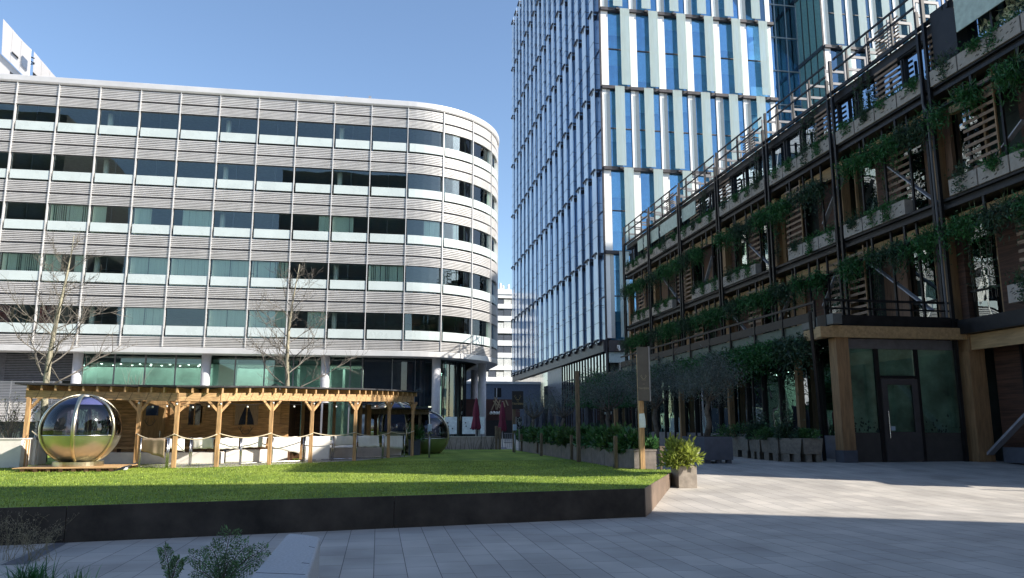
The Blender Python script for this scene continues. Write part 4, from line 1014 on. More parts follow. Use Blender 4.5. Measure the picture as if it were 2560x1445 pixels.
x0, x1, z0, z1 = cwin(590, 1010, 645, 1062, True); cwin(474, 1010, 500, 1062, False, 'small_window')
for (ua_, ub_) in [(525, 583), (652, 700), (428, 466), (504, 522)]:
    a = ony(ua_, 1008, hy); b_ = ony(ub_, 1066, hy)
    f = Hc(MB().box(a.x, b_.x, hy - .06, hy - .028, b_.z, a.z), 'shutter', WOODS)
    MB().bar((a.x + .05, hy - .07, b_.z + .06), (b_.x - .05, hy - .07, a.z - .08), .02, .05, up=(0, 1, 0)).box(a.x, b_.x, hy - .085, hy - .062, a.z - .09, a.z - .03).box(a.x, b_.x, hy - .085, hy - .062, b_.z + .03, b_.z + .09).build('shutter_brace', WOODS, f)
a = ony(362, 1002, hy); b_ = ony(408, 1130, hy)
dr = Hc(MB().box(a.x, b_.x, hy - .07, hy - .028, .52, a.z), 'door', mat('cabin_door_pine', (.36, .22, .10), .7, var=.2, scale=3, stretch=(8, 1, .8)))
a2 = ony(368, 1014, hy); b2 = ony(397, 1039, hy); MB().box(a2.x, b2.x, hy - .085, hy - .072, b2.z, a2.z).build('door_pane', mat('navy_pane', (.01, .03, .09), .1), dr)
MB().bar((b_.x - .12, hy - .09, 1.3), (b_.x - .12, hy - .09, 1.5), .03, .03).build('door_handle', CHROME, dr)
def antlers(c, s, m, parent, th, dy=0):
    for sg_ in (-1, 1):
        main = [(0, 0), (.16, .05), (.34, .28), (.32, .62)]
        pts = [Vector((c[0] + sg_ * x * s, c[1] + dy, c[2] + z * s)) for x, z in main]
        m_ = MB().tube(pts, [th, th, th * .8, th * .4], 6)
        for (x0_, z0_, x1_, z1_) in [(.25, .16, .14, .36), (.34, .30, .48, .48), (.335, .42, .22, .58)]:
            m_.tube([(c[0] + sg_ * x0_ * s, c[1] + dy, c[2] + z0_ * s), (c[0] + sg_ * x1_ * s, c[1] + dy, c[2] + z1_ * s)], [th * .8, th * .4], 5)
        m_.build('antler', m, parent)
ad_ = empty('antler_mount', (ony(377, 1062, hy).x, hy - .1, 1.7), 'pair of dark antlers fixed on the cabin door', 'antlers'); c = ony(377, 1064, hy); antlers((c.x, hy - .12, c.z), .42, BARKD, ad_, .014)
aw_ = empty('antler_mount', (ony(613, 1085, hy).x, hy - .1, 1.4), 'pair of dark antlers on the cabin wall below the curtained window', 'antlers'); c = ony(615, 1086, hy); antlers((c.x, hy - .12, c.z), .5, BARKD, aw_, .014)
# dark timber boards right of the cabin, and inner posts
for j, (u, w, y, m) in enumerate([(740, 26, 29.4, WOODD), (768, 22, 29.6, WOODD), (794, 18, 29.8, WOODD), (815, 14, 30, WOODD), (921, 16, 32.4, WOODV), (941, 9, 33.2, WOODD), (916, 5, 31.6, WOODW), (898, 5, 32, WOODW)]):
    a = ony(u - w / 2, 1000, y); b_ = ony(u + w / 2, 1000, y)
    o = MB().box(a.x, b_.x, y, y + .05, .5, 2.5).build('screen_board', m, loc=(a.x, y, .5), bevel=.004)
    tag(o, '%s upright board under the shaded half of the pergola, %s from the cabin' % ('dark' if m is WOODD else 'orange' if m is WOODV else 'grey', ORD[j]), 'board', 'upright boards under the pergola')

# ------------------------------------------------------------------ garden pods
def pod(cx, cy, cz, r, rz, az0, loc_label, shade=1.0):
    t = empty('garden_pod', (cx, cy, cz - rz), loc_label, 'garden pod', 'round glass garden pods')
    def prof(a0, a1, k=1.0, n=16): return [(r * k * math.cos(a0 + (a1 - a0) * i / n), rz * k * math.sin(a0 + (a1 - a0) * i / n)) for i in range(n + 1)]
    seam = R(-10)
    MB().lathe((cx, cy, cz), prof(seam, R(83)), 64).build('glass_dome', G_POD, t, smooth=True)
    MB().lathe((cx, cy, cz), prof(R(-80), seam), 64).build('lower_shell', PODM, t, smooth=True)
    MB().lathe((cx, cy, cz), [(r * .99, rz * math.sin(seam) - .012), (r * 1.0, rz * math.sin(seam) - .012), (r * 1.0, rz * math.sin(seam) + .012), (r * .99, rz * math.sin(seam) + .012)], 64).build('seam_ring', CHROME, t, smooth=True)
    MB().lathe((cx, cy, cz), [(0, rz * 1.03), (.13, rz * 1.03), (.2, rz * .99), (.2, rz * .965), (0, rz * .965)], 24).build('top_cap', STEELP, t, smooth=True)
    MB().lathe((cx, cy, cz - .02), [(0, -.3 * rz), (r * .9, -.3 * rz), (r * .93, -.2 * rz), (r * .55, -.2 * rz), (r * .5, -.3 * rz), (0, -.3 * rz)], 32).build('bench_seat', mat('dark_upholstery', (.03, .03, .04), .8), t, smooth=True)
    MB().lathe((cx, cy, cz - .02), [(.3 * r, 0), (0, .0), (0, -.02), (.3 * r, -.02)], 20).build('table', STEELD, t)
    # inner cap, its lavender colour painted in for the sky reflected in the dome
    MB().lathe((cx, cy, cz), [(r * .97 * math.cos(a), rz * .97 * math.sin(a)) for a in [R(48 + 4 * q) for q in range(10)]], 32).build('sky_reflection_cap', mat('reflected_sky_lavender', (.30, .33, .62), .8), t, smooth=True)
    for k in range(6):
        a = az0 + k * math.pi / 3; m_ = MB(); n_ = 26; w = .045 * r; ring = []
        rad = Vector((math.cos(a), math.sin(a), 0)); tan = Vector((-math.sin(a), math.cos(a), 0))
        for q in range(n_ + 1):
            e = R(-84) + R(168) * q / n_; c_ = Vector((cx, cy, cz))
            for (kk, sg_) in [(1.002, -1), (1.05, -1), (1.05, 1), (1.002, 1)]:
                m_.v.append(tuple(c_ + rad * (r * kk * math.cos(e)) + tan * (w * sg_) + Vector((0, 0, rz * kk * math.sin(e)))))
        for q in range(n_):
            for s_ in range(4): b0 = q * 4; m_.f.append((b0 + s_, b0 + (s_ + 1) % 4, b0 + 4 + (s_ + 1) % 4, b0 + 4 + s_))
        m_.build('ring_rib', PODR, t, smooth=True)
    MB().lathe((cx, cy, cz - rz - .0), [(0, .06), (r * .62, .06), (r * .62, -.05), (0, -.05)], 40).build('base_plinth', PODR, t)
    return t
pcx, pcy, pcz = -7.86, 22.95, 1.56
ca = math.atan2(-pcy, -pcx)
pod(pcx, pcy, pcz, .985, .90, ca - R(11) + R(0), 'large round glass pod with champagne rings standing on a pallet deck on the lawn')
pk = empty('pallet_deck', (pcx, pcy, .5), 'low wooden pallet deck under the large glass pod', 'deck')
ang = R(2)
for q in range(9):
    yy_ = pcy - 1.05 + q * .2
    MB().box(pcx - 1.18, pcx + 1.3, yy_, yy_ + .16, .585, .605).build('board', WOODH, pk)
for q in range(8): x = pcx - 1.0 + q * .3; MB().box(x, x + .1, pcy - 1.04, pcy + .7, .50, .583).build('bearer', WOODD, pk)
pod(.72, 35.0, 1.60, 1.2, 1.1, ca + R(5), 'left of two round glass pods standing beyond the shaded end of the pergola')
pod(2.05, 34.2, 1.30, 1.0, .95, ca - R(15), 'right of two round glass pods, with a plant beside it, beyond the pergola')
# second small pergola over the far pods
sp_ = empty('small_pergola', (1.9, 33.2, .5), 'small dark pergola with a flat roof over the two far pods', 'pergola')
for (u, y) in [(1050, 33.0), (925, 33.2)]:
    a = ony(u, 1030, y); MB().box(a.x - .06, a.x + .06, y, y + .12, .5, 2.2).build('post', WOODW, sp_)
a = ony(1000, 1030, 33); b_ = ony(1072, 1030, 33); MB().box(a.x - 2, b_.x, 32.9, 33.02, 2.12, 2.32).build('beam', WOODW, sp_); MB().box(a.x - 2, b_.x + .1, 32.7, 35.6, 2.34, 2.40).build('roof', FELT, sp_)

# ------------------------------------------------------------------ white planters and twiggy shrubs on the far left
for j, (u0, u1, y) in enumerate([(-90, 55, 24.2), (46, 72, 25.3), (74, 100, 25.9)]):
    a = ony(u0, 1100, y); b_ = ony(u1, 1100, y)
    f = empty('white_planter', (a.x, y, .5), ['large white planter box at the left edge of the lawn', 'narrow white planter box behind the leftmost pergola post', 'white planter box just left of the big pod'][j], 'planter')
    MB().box(a.x, b_.x, y, y + .6, .5, 1.28).build('body', WHITES, f, bevel=.015)
    MB().box(a.x - .02, b_.x + .02, y - .02, y + .62, 1.28, 1.31).build('rim', WHITES, f)
a = onz(60, 1168, .5); tag(MB().box(a.x - .07, a.x + .07, a.y, a.y + .06, .5, 1.25).tube([(a.x, a.y + .03, 1.25), (a.x, a.y + .03, 1.29)], .07, 10).build('stake', WOODV, loc=tuple(a)), 'short rounded brown timber stake in front of the large white planter', 'stake')
def shrub_twigs(name, c, h, spread, n_, m, leafn, label, leafm=LF_Y, cat='shrub', sub=True):
    t = empty(name, c, label, cat); mb_ = MB(); tips = []
    for q in range(n_):
        a = rng.uniform(0, 6.28); r_ = rng.uniform(.1, 1) * spread; hh = h * rng.uniform(.6, 1.05)
        p0 = Vector(c) + Vector((math.cos(a) * r_ * .2, math.sin(a) * r_ * .2, 0)); pts = [p0]; d = Vector((math.cos(a) * r_, math.sin(a) * r_, hh))
        for k in range(1, 6): pts.append(p0 + d * (k / 5) + Vector(rng.normal(0, .03, 3)) * h); tips.append(pts[-1])
        mb_.tube(pts, [.016, .013, .01, .008, .006, .003], 5)
        if sub:
            for k in range(2, 6):
                for s_ in range(2):
                    e = pts[k - 1] + Vector(rng.normal(0, .12 * h, 3)) + Vector((0, 0, .1 * h)); mb_.tube([pts[k - 1], pts[k - 1].lerp(e, .5) + Vector(rng.normal(0, .015, 3)), e], [.007, .005, .002], 4); tips.append(e)
    mb_.build('stems', m, t)
    if leafn:
        tp = np.array([tuple(p) for p in tips]); idx = rng.integers(0, len(tp), leafn); leaf_mesh('foliage', tp[idx] + rng.normal(0, .03, (leafn, 3)), .05, .03, leafm, t)
    return t
BUD = foliage('spring_bud', (.36, .38, .20), .3)
shrub_twigs('twiggy_shrub', (-10.55, 25.2, 1.25), 1.3, .75, 16, TWIG, 260, 'bare shrub with pale buds growing from the large white planter at left', BUD)
shrub_twigs('twiggy_shrub', (-9.95, 25.6, 1.25), 1.15, .5, 9, TWIG, 160, 'bare budding shrub just left of the leftmost pergola post', BUD)
shrub_twigs('twiggy_shrub', (-8.9, 26.5, .5), 2.1, .6, 26, TWIG, 0, 'dense leafless twiggy shrub behind the big pod', BUD)
shrub_twigs('twiggy_shrub', (-8.2, 28.5, .5), 3.0, .5, 14, TWIG, 0, 'leafless twigs rising behind the pergola roof near the left column', BUD)
f = empty('bird_box_post', ony(90, 1040, 25.6), 'white lantern shaped box on a slim post behind the leftmost pergola post', 'lantern')
a = ony(92, 1050, 25.6)
MB().box(a.x - .08, a.x + .08, a.y, a.y + .14, a.z, a.z + .22).lathe((a.x, a.y + .07, a.z + .22), [(.13, 0), (.05, .08), (0, .09)], 4).box(a.x - .11, a.x + .11, a.y - .02, a.y + .16, a.z - .03, a.z).build('housing', WHITEP, f)
MB().box(a.x - .04, a.x + .04, a.y + .03, a.y + .1, .5, a.z - .03).build('pole', WHITEP, f)

# ------------------------------------------------------------------ bare trees
def bare_tree(c, h, label, seed, r0=.13):
    r_ = random.Random(seed); t = empty('bare_plane_tree', c, label, 'tree', 'bare trees behind the pergola')
    tr = MB(); br = MB(); P = []; nn = 14
    for i in range(nn + 1):
        f = i / nn; P.append(Vector(c) + Vector((.02 * h * math.sin(f * 5 + seed) + .03 * h * f, .02 * h * math.cos(f * 4), h * f)))
    tr.tube(P, [max(.012, r0 * (1 - f / nn) ** .8) for f in range(nn + 1)], 10); tr.build('trunk', BARK, t, smooth=True)
    def branch(p, d, L, rad, dep):
        pts = [p]; q = p.copy(); dd = d.copy(); n_ = 5
        for k in range(n_):
            dd = (dd + Vector((r_.gauss(0, .16), r_.gauss(0, .16), r_.gauss(.05, .12)))).normalized(); q = q + dd * L / n_; pts.append(q.copy())
        br.tube(pts, [max(.0035, rad * (1 - k / n_ * .75)) for k in range(n_ + 1)], 5 if dep else 6, cap=False)
        if dep < 2:
            for k in range(1, n_ + 1):
                for s_ in range(2 if dep == 0 and k > 1 else 1):
                    e = (dd + Vector((r_.gauss(0, .75), r_.gauss(0, .75), r_.gauss(.15, .5)))).normalized()
                    branch(pts[k], e, L * r_.uniform(.28, .5), max(.004, rad * .5), dep + 1)
    nb = 20
    for i in range(nb):
        f = .32 + .64 * i / nb; k = int(f * nn); p = P[k].lerp(P[min(k + 1, nn)], f * nn - k); a = i * 2.4 + r_.uniform(-.4, .4)
        L = h * (.36 * (1 - f) ** .75 + .04) * r_.uniform(.8, 1.15)
        branch(p, Vector((math.cos(a), math.sin(a) * .8, .30 + .5 * f)), L, r0 * .28 * (1.15 - f), 0)
    br.build('crown', TWIG, t); return t
bare_tree((-10.55, 27.5, .5), 7.4, 'tall bare tree with pale bark behind the left end of the pergola', 3)
bare_tree((-3.55, 31.5, .5), 7.5, 'tall bare tree rising behind the middle of the pergola roof', 8)

# ------------------------------------------------------------------ signs and posts on the lawn
def text_mesh(s, size, depth, name, m, parent, M_):
    cu = bpy.data.curves.new(name, 'FONT'); cu.body = s; cu.size = size; cu.extrude = depth; cu.align_x = 'CENTER'; cu.space_character = 1.12
    o = bpy.data.objects.new(name, cu); C.objects.link(o); dg = bpy.context.evaluated_depsgraph_get()
    me = bpy.data.meshes.new_from_object(o.evaluated_get(dg)); bpy.data.objects.remove(o)
    me.transform(M_); me.materials.clear(); me.materials.append(m); me.transform(Matrix.Translation(-WL[parent.name])); return link(name, me, parent)
def tavern_sign(pb, ph, board, z0, z1, pm, bm, label, ink, edge=None):
    t = empty('tavern_sign', tuple(pb), label, 'sign')
    MB().bar(pb, (pb.x, pb.y, ph), .13, .13, up=(0, 1, 0)).build('post', pm, t, bevel=.006)
    x0, x1 = board; y = pb.y - .11; w = x1 - x0; xc = (x0 + x1) / 2; h = z1 - z0
    b_ = MB().box(x0, x1, y - .02, y + .02, z0, z1).build('sign_board', bm, t)
    if edge: MB().box(x1 + .002, x1 + .035, y - .025, y + .03, z0 - .02, z1 + .02).build('board_edge', edge, t)
    antlers((xc, y - .03, z0 + h * (.52 if h < 1 else .40)), w * (.72 if h < 1 else .62), ink, t, .006)
    MB().box(xc - w * .17, xc + w * .17, y - .03, y - .022, z0 + h * (.5 if h < 1 else .38), z0 + h * (.5 if h < 1 else .38) + .008).build('rule_line', ink, t)
    RX = Matrix.Rotation(R(90), 4, 'X')
    text_mesh('TAVERN', w * .245, .002, 'lettering', ink, t, Matrix.Translation((xc, y - .024, z0 + h * (.24 if h < 1 else .21))) @ RX)
    text_mesh('THE', w * .09, .002, 'lettering', ink, t, Matrix.Translation((xc, y - .024, z0 + h * (.42 if h < 1 else .30))) @ RX)
    return t
sp1 = onz(1606, 1173, .5)
s1 = tavern_sign(sp1, 3.6, (sp1.x - .10, sp1.x + .22), 2.33, 3.80, WOODV, SIGNG, 'tall narrow grey tavern sign on a sunlit wooden post near the lawn corner', mat('dull_gold', (.34, .30, .21), .5), STEELP)
a = MB(); px, py = sp1.x, sp1.y - .072
for q in range(7):
    t_ = q / 6; a.v += [(px - .075 - .012 * math.sin(t_ * 3), py - .02 * math.sin(t_ * 3), 1.98 - .38 * t_), (px + .075 + .022 * math.sin(t_ * 2.4), py - .025 * t_, 1.99 - .38 * t_)]
for q in range(6): a.f.append((2 * q, 2 * q + 1, 2 * q + 3, 2 * q + 2))
a.build('paper_notice', PAPER, s1)
sp2 = onz(1284, 1131, .5); sp2x = ony(1284, 1131, 35.0)
pb2 = Vector((sp2x.x + .02, 35.0, .5)); bx0 = ony(1280, 1000, 34.9).x; bx1 = ony(1308, 1000, 34.9).x
tavern_sign(pb2, 3.1, (bx0, bx1), 2.40, 3.2, WOODW, BLACKB, 'square black tavern sign with gold antlers on a dark post at the far lawn edge', GOLD)
p = onz(1447, 1156, .5); tag(MB().bar(p, (p.x - .02, p.y, 3.42), .12, .12, up=(0, 1, 0)).build('timber_post', WOODW, loc=tuple(p), bevel=.01), 'tall bare dark timber post with no sign at the right lawn edge', 'post')
for j, (u, v, u1, v1) in enumerate([(1354, 1140, 1354, 1083), (1430, 1150, 1430, 1088), (1541, 1172, 1541, 1090), (1304, 1128, 1304, 1085), (1345, 1132, 1345, 1092)]):
    p = onz(u, v, .5); q = ony(u1, v1, p.y)
    t = empty('short_post', tuple(p), 'knee high grey timber edge post beside the planter row, %s counting from the camera' % ['third', 'second', 'nearest', 'farthest', 'fourth'][j], 'post', 'short posts along the right lawn edge')
    MB().box(p.x - .045, p.x + .045, p.y - .02, p.y + .1, .5, q.z).build('upright', WOODW, t, bevel=.01)
    MB().box(p.x - .05, p.x + .05, p.y + .02, p.y + .12, .5, q.z * .0 + .62).build('foot_bracket', BLACKB, t)
# corten marker near the corner
p = onz(1660, 1175, .5); q = ony(1660, 1115, p.y)
t = empty('steel_marker', tuple(p), 'rust coloured notched steel marker post by the fern planter', 'marker post')
z1 = q.z; MB().add([(p.x - .09, p.y, .5), (p.x - .04, p.y, .5), (p.x - .04, p.y, z1), (p.x - .09, p.y, z1), (p.x - .09, p.y + .06, .5), (p.x - .04, p.y + .06, .5), (p.x - .04, p.y + .06, z1), (p.x - .09, p.y + .06, z1)],
    [(0, 1, 2, 3), (7, 6, 5, 4), (0, 4, 5, 1), (1, 5, 6, 2), (2, 6, 7, 3), (3, 7, 4, 0)]).build('upright', CORTENS, t)
PZ = [(-.038, z1), (.05, z1 - .01), (.04, z1 - .12), (.0, z1 - .17), (.06, z1 - .26), (.07, z1 - .36), (-.038, z1 - .50)]
m_ = MB(); n_ = len(PZ); m_.add([(p.x + x, p.y - .0, z) for x, z in PZ] + [(p.x + x, p.y + .02, z) for x, z in PZ], [tuple(range(n_)), tuple(range(n_, 2 * n_))[::-1]] + [(i, i + n_, (i + 1) % n_ + n_, (i + 1) % n_) for i in range(n_)]); m_.build('notched_plate', CORTENS, t)
# sanitiser stands
for (u, v, lab) in [(1073, 1144, 'slim pole hand sanitiser stand beside the pergola end'), (1286, 1129, 'slim pole hand sanitiser stand beside the far tavern sign')]:
    p = onz(u, v, .5) if u < 1200 else Vector((ony(1287, 1129, 34.4).x, 34.4, .5)); q = ony(u, 1075, p.y)
    t = empty('sanitiser_stand', tuple(p), lab, 'stand')
    MB().tube([p, (p.x, p.y, 1.38)], .035, 10).build('pole', STEELP, t, smooth=True)
    MB().lathe((p.x, p.y, 1.38), [(0, 0), (.13, 0), (.14, .02), (0, .02)], 16).build('drip_tray', CHROME, t)
    MB().box(p.x - .08, p.x + .08, p.y - .05, p.y + .06, 1.46, 1.72).build('dispenser', mat('pale_blue_plastic', (.35, .45, .55), .4), t, bevel=.015)
    MB().box(p.x - .02, p.x + .02, p.y - .02, p.y + .02, 1.40, 1.46).build('nozzle', BLACKB, t)
# far low wall with willow sticks
a = ony(1062, 1120, 39.6); b_ = ony(1237, 1120, 39.6)
t = empty('low_pale_wall', (a.x, 39.6, .45), 'low pale rendered wall at the far end of the lawn', 'wall')
MB().box(a.x - 1.2, b_.x, 39.6, 39.85, .45, 1.10).build('wall_body', mat('pinkish_render', (.45, .36, .31), .85, var=.12), t); MB().box(a.x - 1.2, b_.x, 39.57, 39.88, 1.10, 1.14).build('coping', STONE, t)
t = empty('willow_sticks', (4.3, 39.4, .5), 'row of thin crossed willow sticks planted against the low far wall', 'sticks'); m_ = MB()
for q in range(26):
    x = rng.uniform(a.x + .3, b_.x - .2); l = rng.normal() * .16; m_.tube([(x, 39.45, .45), (x + l * .6, 39.42, .85), (x + l, 39.4, 1.05 + rng.uniform(0, .25))], [.014, .01, .006], 5)
m_.build('sticks', BARKD, t)['kind'] = 'stuff'
for j, u in enumerate([1242, 1250]):
    a = ony(u - 4, 1122, 39.3); b_ = ony(u + 3, 1065 + j * 3, 39.3)
    tag(MB().box(a.x, b_.x, 39.3, 39.42, .5, b_.z).build('gate_post', WOODW, loc=(a.x, 39.3, .5), bevel=.03), ['left', 'right'][j] + ' post of a close pair of chunky round topped timber posts by the far gate', 'post')
t = empty('metal_gate', (6.7, 40, .5), 'small pale metal gate between the chunky posts and the planter row', 'gate')
m_ = MB()
for u in (1263, 1268, 1273, 1278): x = ony(u, 1100, 40).x; m_.box(x - .015, x + .015, 40, 40.03, .55, 1.3)
m_.box(ony(1260, 1100, 40).x, ony(1281, 1100, 40).x, 40.0, 40.03, 1.26, 1.3).box(ony(1260, 1100, 40).x, ony(1281, 1100, 40).x, 40.0, 40.03, .8, .84); m_.build('gate_bars', STEELP, t)
# menu board
a = ony(1292, 1042, 36.5); b_ = ony(1305, 1072, 36.5)
t = empty('menu_board', (a.x, 36.5, .5), 'black menu board with white chalk marks beside the far tavern sign', 'menu board')
MB().box(a.x, b_.x, 36.5, 36.54, b_.z, a.z).build('board', BLACKB, t); MB().box(a.x - .07, a.x - .02, 36.5, 36.55, b_.z, a.z).box(a.x + .1, a.x + .15, 36.55, 36.6, .5, b_.z).build('frame', STEELP, t)
m_ = MB()
for q in range(60):
    x = rng.uniform(a.x + .03, b_.x - .04); z = rng.uniform(b_.z + .02, a.z - .03); m_.box(x, x + rng.uniform(.01, .05), 36.49, 36.498, z, z + .012)
m_.build('chalk_marks', PAPER, t)['kind'] = 'stuff'
# parasols
def parasol(c, h, hc, r, m, label, nm='closed_parasol', grp=None, tie=True):
    t = empty(nm, c, label, 'parasol', grp); x, y, z = c
    MB().tube([(x, y, z), (x, y, z + h + .04)], .03, 8).build('pole', STEELP if m is RED else STEELG, t)
    n_ = 24; prof = [(.035, 1.0), (.05, .96), (r * .55, .7), (r * .72, .45), (r * .62, .38), (r * .95, .12), (r, .04), (r * .85, .0)]; m_ = MB()
    for (rr, f) in prof:
        for k in range(n_):
            a = 2 * math.pi * k / n_; q = rr * (1 + .22 * math.sin(a * 6 + f * 2) * (1 - f)); dz = -.06 * (k % 3) * (1 - f) ** 3
            m_.v.append((x + q * math.cos(a), y + q * math.sin(a), z + h - hc + hc * f + dz))
    for i in range(len(prof) - 1):
        for k in range(n_): m_.f.append((i * n_ + k, i * n_ + (k + 1) % n_, (i + 1) * n_ + (k + 1) % n_, (i + 1) * n_ + k))
    m_.build('canopy', m, t, smooth=True)
    if tie: MB().lathe((x, y, z + h - hc * .58), [(r * .74, -.02), (r * .76, 0), (r * .74, .02)], 20).build('tie_strap', RED if m is RED else GREYC, t)
    MB().lathe(c, [(0, .08), (.22, .06), (.25, 0), (0, 0)], 16).build('base', STEELG, t); return t
a = ony(1190, 1090, 41.5); parasol((a.x, 41.5, .45), 2.65, 1.55, .24, RED, 'closed maroon parasol in front of the curved building column, the left one')
a = ony(1256, 1090, 42.5); parasol((a.x, 42.5, .45), 2.5, 1.5, .23, RED, 'closed maroon parasol beside the far gate, the right one')
for j, (u, y, h) in enumerate([(1316, 47, 2.45), (1327, 44, 2.45), (1341, 43, 2.5), (1356, 42, 2.5), (1377, 41.5, 2.45), (1398, 41, 2.5), (1472, 36, 2.55), (1440, 43, 2.3)]):
    a = ony(u, 1090, y); parasol((a.x, y, .45), h, 1.55, .23, GREYC, 'closed charcoal parasol behind the planter row, %s from the left' % ORD[[0, 1, 2, 3, 4, 5, 7, 6][j]], grp='closed charcoal parasols on the cafe terrace')

# ------------------------------------------------------------------ planter row and shrubs along the lawn
def leafy(nm, c, rx, ry, rz, n_, L, W, m, label, cat, grp=None, stems=8, up=.4, droop=0, clumps=14, spread=.9):
    t = empty(nm, c, label, cat, grp); c_ = np.array(c)
    d = rng.normal(size=(clumps, 3)); d /= np.linalg.norm(d, axis=1)[:, None]; d[:, 2] = np.abs(d[:, 2]) * .9
    ce = c_ + d * np.array([rx, ry, rz]) * rng.uniform(.35, .95, (clumps, 1)); idx = rng.integers(0, clumps, n_)
    off = rng.normal(0, 1, (n_, 3)); pts = ce[idx] + off * np.array([rx, ry, rz]) * .17; pts[:, 2] = np.maximum(pts[:, 2], c[2] + .0)
    leaf_mesh('foliage', pts, L, W, m, t, dirs=(off * .5 + d[idx] * .4), spread=spread * .6, up=up, droop=droop)
    m_ = MB()
    for k in range(stems):
        e = ce[k % clumps]; m_.tube([(c[0] + rng.normal() * .05, c[1] + rng.normal() * .05, c[2] - .05), tuple((c_ + e) / 2 + rng.normal(0, .03, 3)), tuple(e)], [.014, .01, .005], 5)
    if stems: m_.build('stem', BARKD, t)
    return t
NB = 12; y = 20.9
for j in range(NB):
    y0, y1 = y, y + 1.42; y += 1.46; gzz = max(.2, gz(y0))
    t = empty('planter_box', (6.95, y0, gzz), 'dark grey planter box in the row along the right lawn edge, %s from the camera' % ORD[j], 'planter', 'planter boxes along the right lawn edge')
    MB().box(6.92, 7.55, y0, y1, gzz, 1.0).box(6.90, 7.57, y0 - .01, y1 + .01, .97, 1.015).build('body', PLBOX, t)
    MB().box(6.96, 7.51, y0 + .04, y1 - .04, 1.016, 1.03).build('soil', mat('soil', (.03, .022, .015), .95), t)
    leafy('broadleaf_shrub', (7.2, (y0 + y1) / 2, 1.02), .50, .72, .62 if j % 3 else .48, 1500 if j < 6 else 900, .17, .09, LF_B if j % 4 != 1 else foliage('light_shrub_leaf', (.07, .14, .035)), 'glossy broad leaved shrub in the lawn edge planter row, %s from the camera' % ORD[j], 'shrub', 'shrubs in the lawn edge planters')
for j in range(4):  # second rank behind
    y0 = 22 + j * 2.4
    leafy('dark_shrub', (8.3 + j * .15, y0 + 3, .9), .6, .9, .7, 1500, .14, .05, LF_H, 'dark shrub behind the planter row under the olive trees, %s from the camera' % ORD[j], 'shrub', 'shrubs under the olive trees')
    MB().box(7.9, 8.8, y0 + 2.1, y0 + 4.3, .45, .95).build('planter_box', PLBOX, loc=(8.3, y0 + 3, .45)); o = bpy.data.objects[-1]
for o in [o for o in bpy.data.objects if o.name.startswith('planter_box') and o.parent is None and o.type == 'MESH']:
    pass
k_ = 0
for o in list(C.objects):
    if o.type == 'MESH' and o.parent is None and o.name.startswith('planter_box'):
        tag(o, 'plain grey planter box of the second rank under the olive trees, %s from the camera' % ORD[k_], 'planter', 'planter boxes of the second rank'); k_ += 1
# fern planter in the sun
p = onz(1721, 1228, .10)
t = empty('square_planter', (p.x, p.y + .25, .1), 'pale bronze cube planter in the sun at the right corner of the lawn', 'planter')
gzz = gz(p.y)
MB().box(p.x - .235, p.x + .235, p.y, p.y + .5, gzz, .70).build('body', mat('bronze_sheet', (.36, .31, .26), .5, .3, var=.2, scale=5), t, bevel=.006)
MB().box(p.x - .22, p.x + .22, p.y + .02, p.y + .48, .69, .705).build('soil', MATS['soil'], t)
leafy('mahonia_plant', (p.x - .08, p.y + .25, .72), .48, .42, .62, 1500, .14, .05, foliage('lime_leaf', (.30, .36, .06), .4, .4), 'bright yellow green leafy plant in the sunlit cube planter', 'plant', clumps=20)
# big slate planter with olive tree, other olives
def olive(c, h, r, label, n_=4200, rz=.7):
    rr = random.Random(int(c[0] * 31 + c[1] * 7)); t = empty('olive_tree', c, label, 'tree', 'olive trees in front of the dark building')
    top = Vector((c[0] + rr.uniform(-.15, .15), c[1], c[2] + h * .42)); ct = Vector((c[0], c[1], c[2] + h - r * rz))
    MB().tube([Vector(c), Vector(c).lerp(top, .4) + Vector((.06, 0, 0)), Vector(c).lerp(top, .75) - Vector((.05, 0, 0)), top], [.11, .085, .08, .075], 9).build('trunk', BARKD, t, smooth=True)
    m_ = MB()
    cl_ = []
    for k in range(34):
        v = Vector((rr.gauss(0, 1), rr.gauss(0, 1), rr.gauss(0, .8))).normalized() * rr.uniform(.45, 1); q = ct + Vector((v.x * r, v.y * r, v.z * r * rz)); cl_.append(q)
        if k < 14: m_.tube([top, top.lerp(q, .5) + Vector((rr.gauss(0, .08), rr.gauss(0, .08), -.05)), q], [.035, .02, .008], 5)
    m_.build('limb', BARKD, t); A = np.array([tuple(q) for q in cl_]); idx = rng.integers(0, len(A), n_)
    leaf_mesh('crown', A[idx] + rng.normal(0, .17 * r, (n_, 3)), .09, .026, LF_O, t, spread=1, up=.2)
    return t
b0 = onz(1760, 1163, .4); BX0, BX1 = b0.x + .02, onz(1829, 1162, .4).x
t = empty('large_slate_planter', ((BX0 + BX1) / 2, 24.5, .42), 'large slate blue planter box on feet in the shade holding an olive tree', 'planter')
MB().box(BX0, BX1, 24.4, 26.3, .56, 1.30).build('body', BLBOX, t, bevel=.01)
for (x, yy_) in [(BX0 + .05, 24.45), (BX0 + .43, 24.45), (BX1 - .2, 24.45), (BX0 + .05, 26.1), (BX1 - .2, 26.1)]: MB().box(x, x + .16, yy_, yy_ + .15, .42, .56).build('foot', BLBOX, t)
MB().box(BX0 + .04, BX1 - .04, 24.45, 26.25, 1.295, 1.31).build('soil', MATS['soil'], t)
olive(((BX0 + BX1) / 2, 25.3, 1.3), 2.7, 1.15, 'olive tree with a round grey green crown standing in the large slate planter', 6500)
olive((9.95, 27.6, .95), 3.1, 1.2, 'olive tree just right of the tall tavern sign, behind the slate planter', 6000)
olive((9.0, 30.5, .95), 3.0, 1.15, 'olive tree just left of the tall tavern sign', 5000)
olive((8.1, 34.5, .95), 2.5, .95, 'sparse small olive tree behind the bare timber post', 1500)
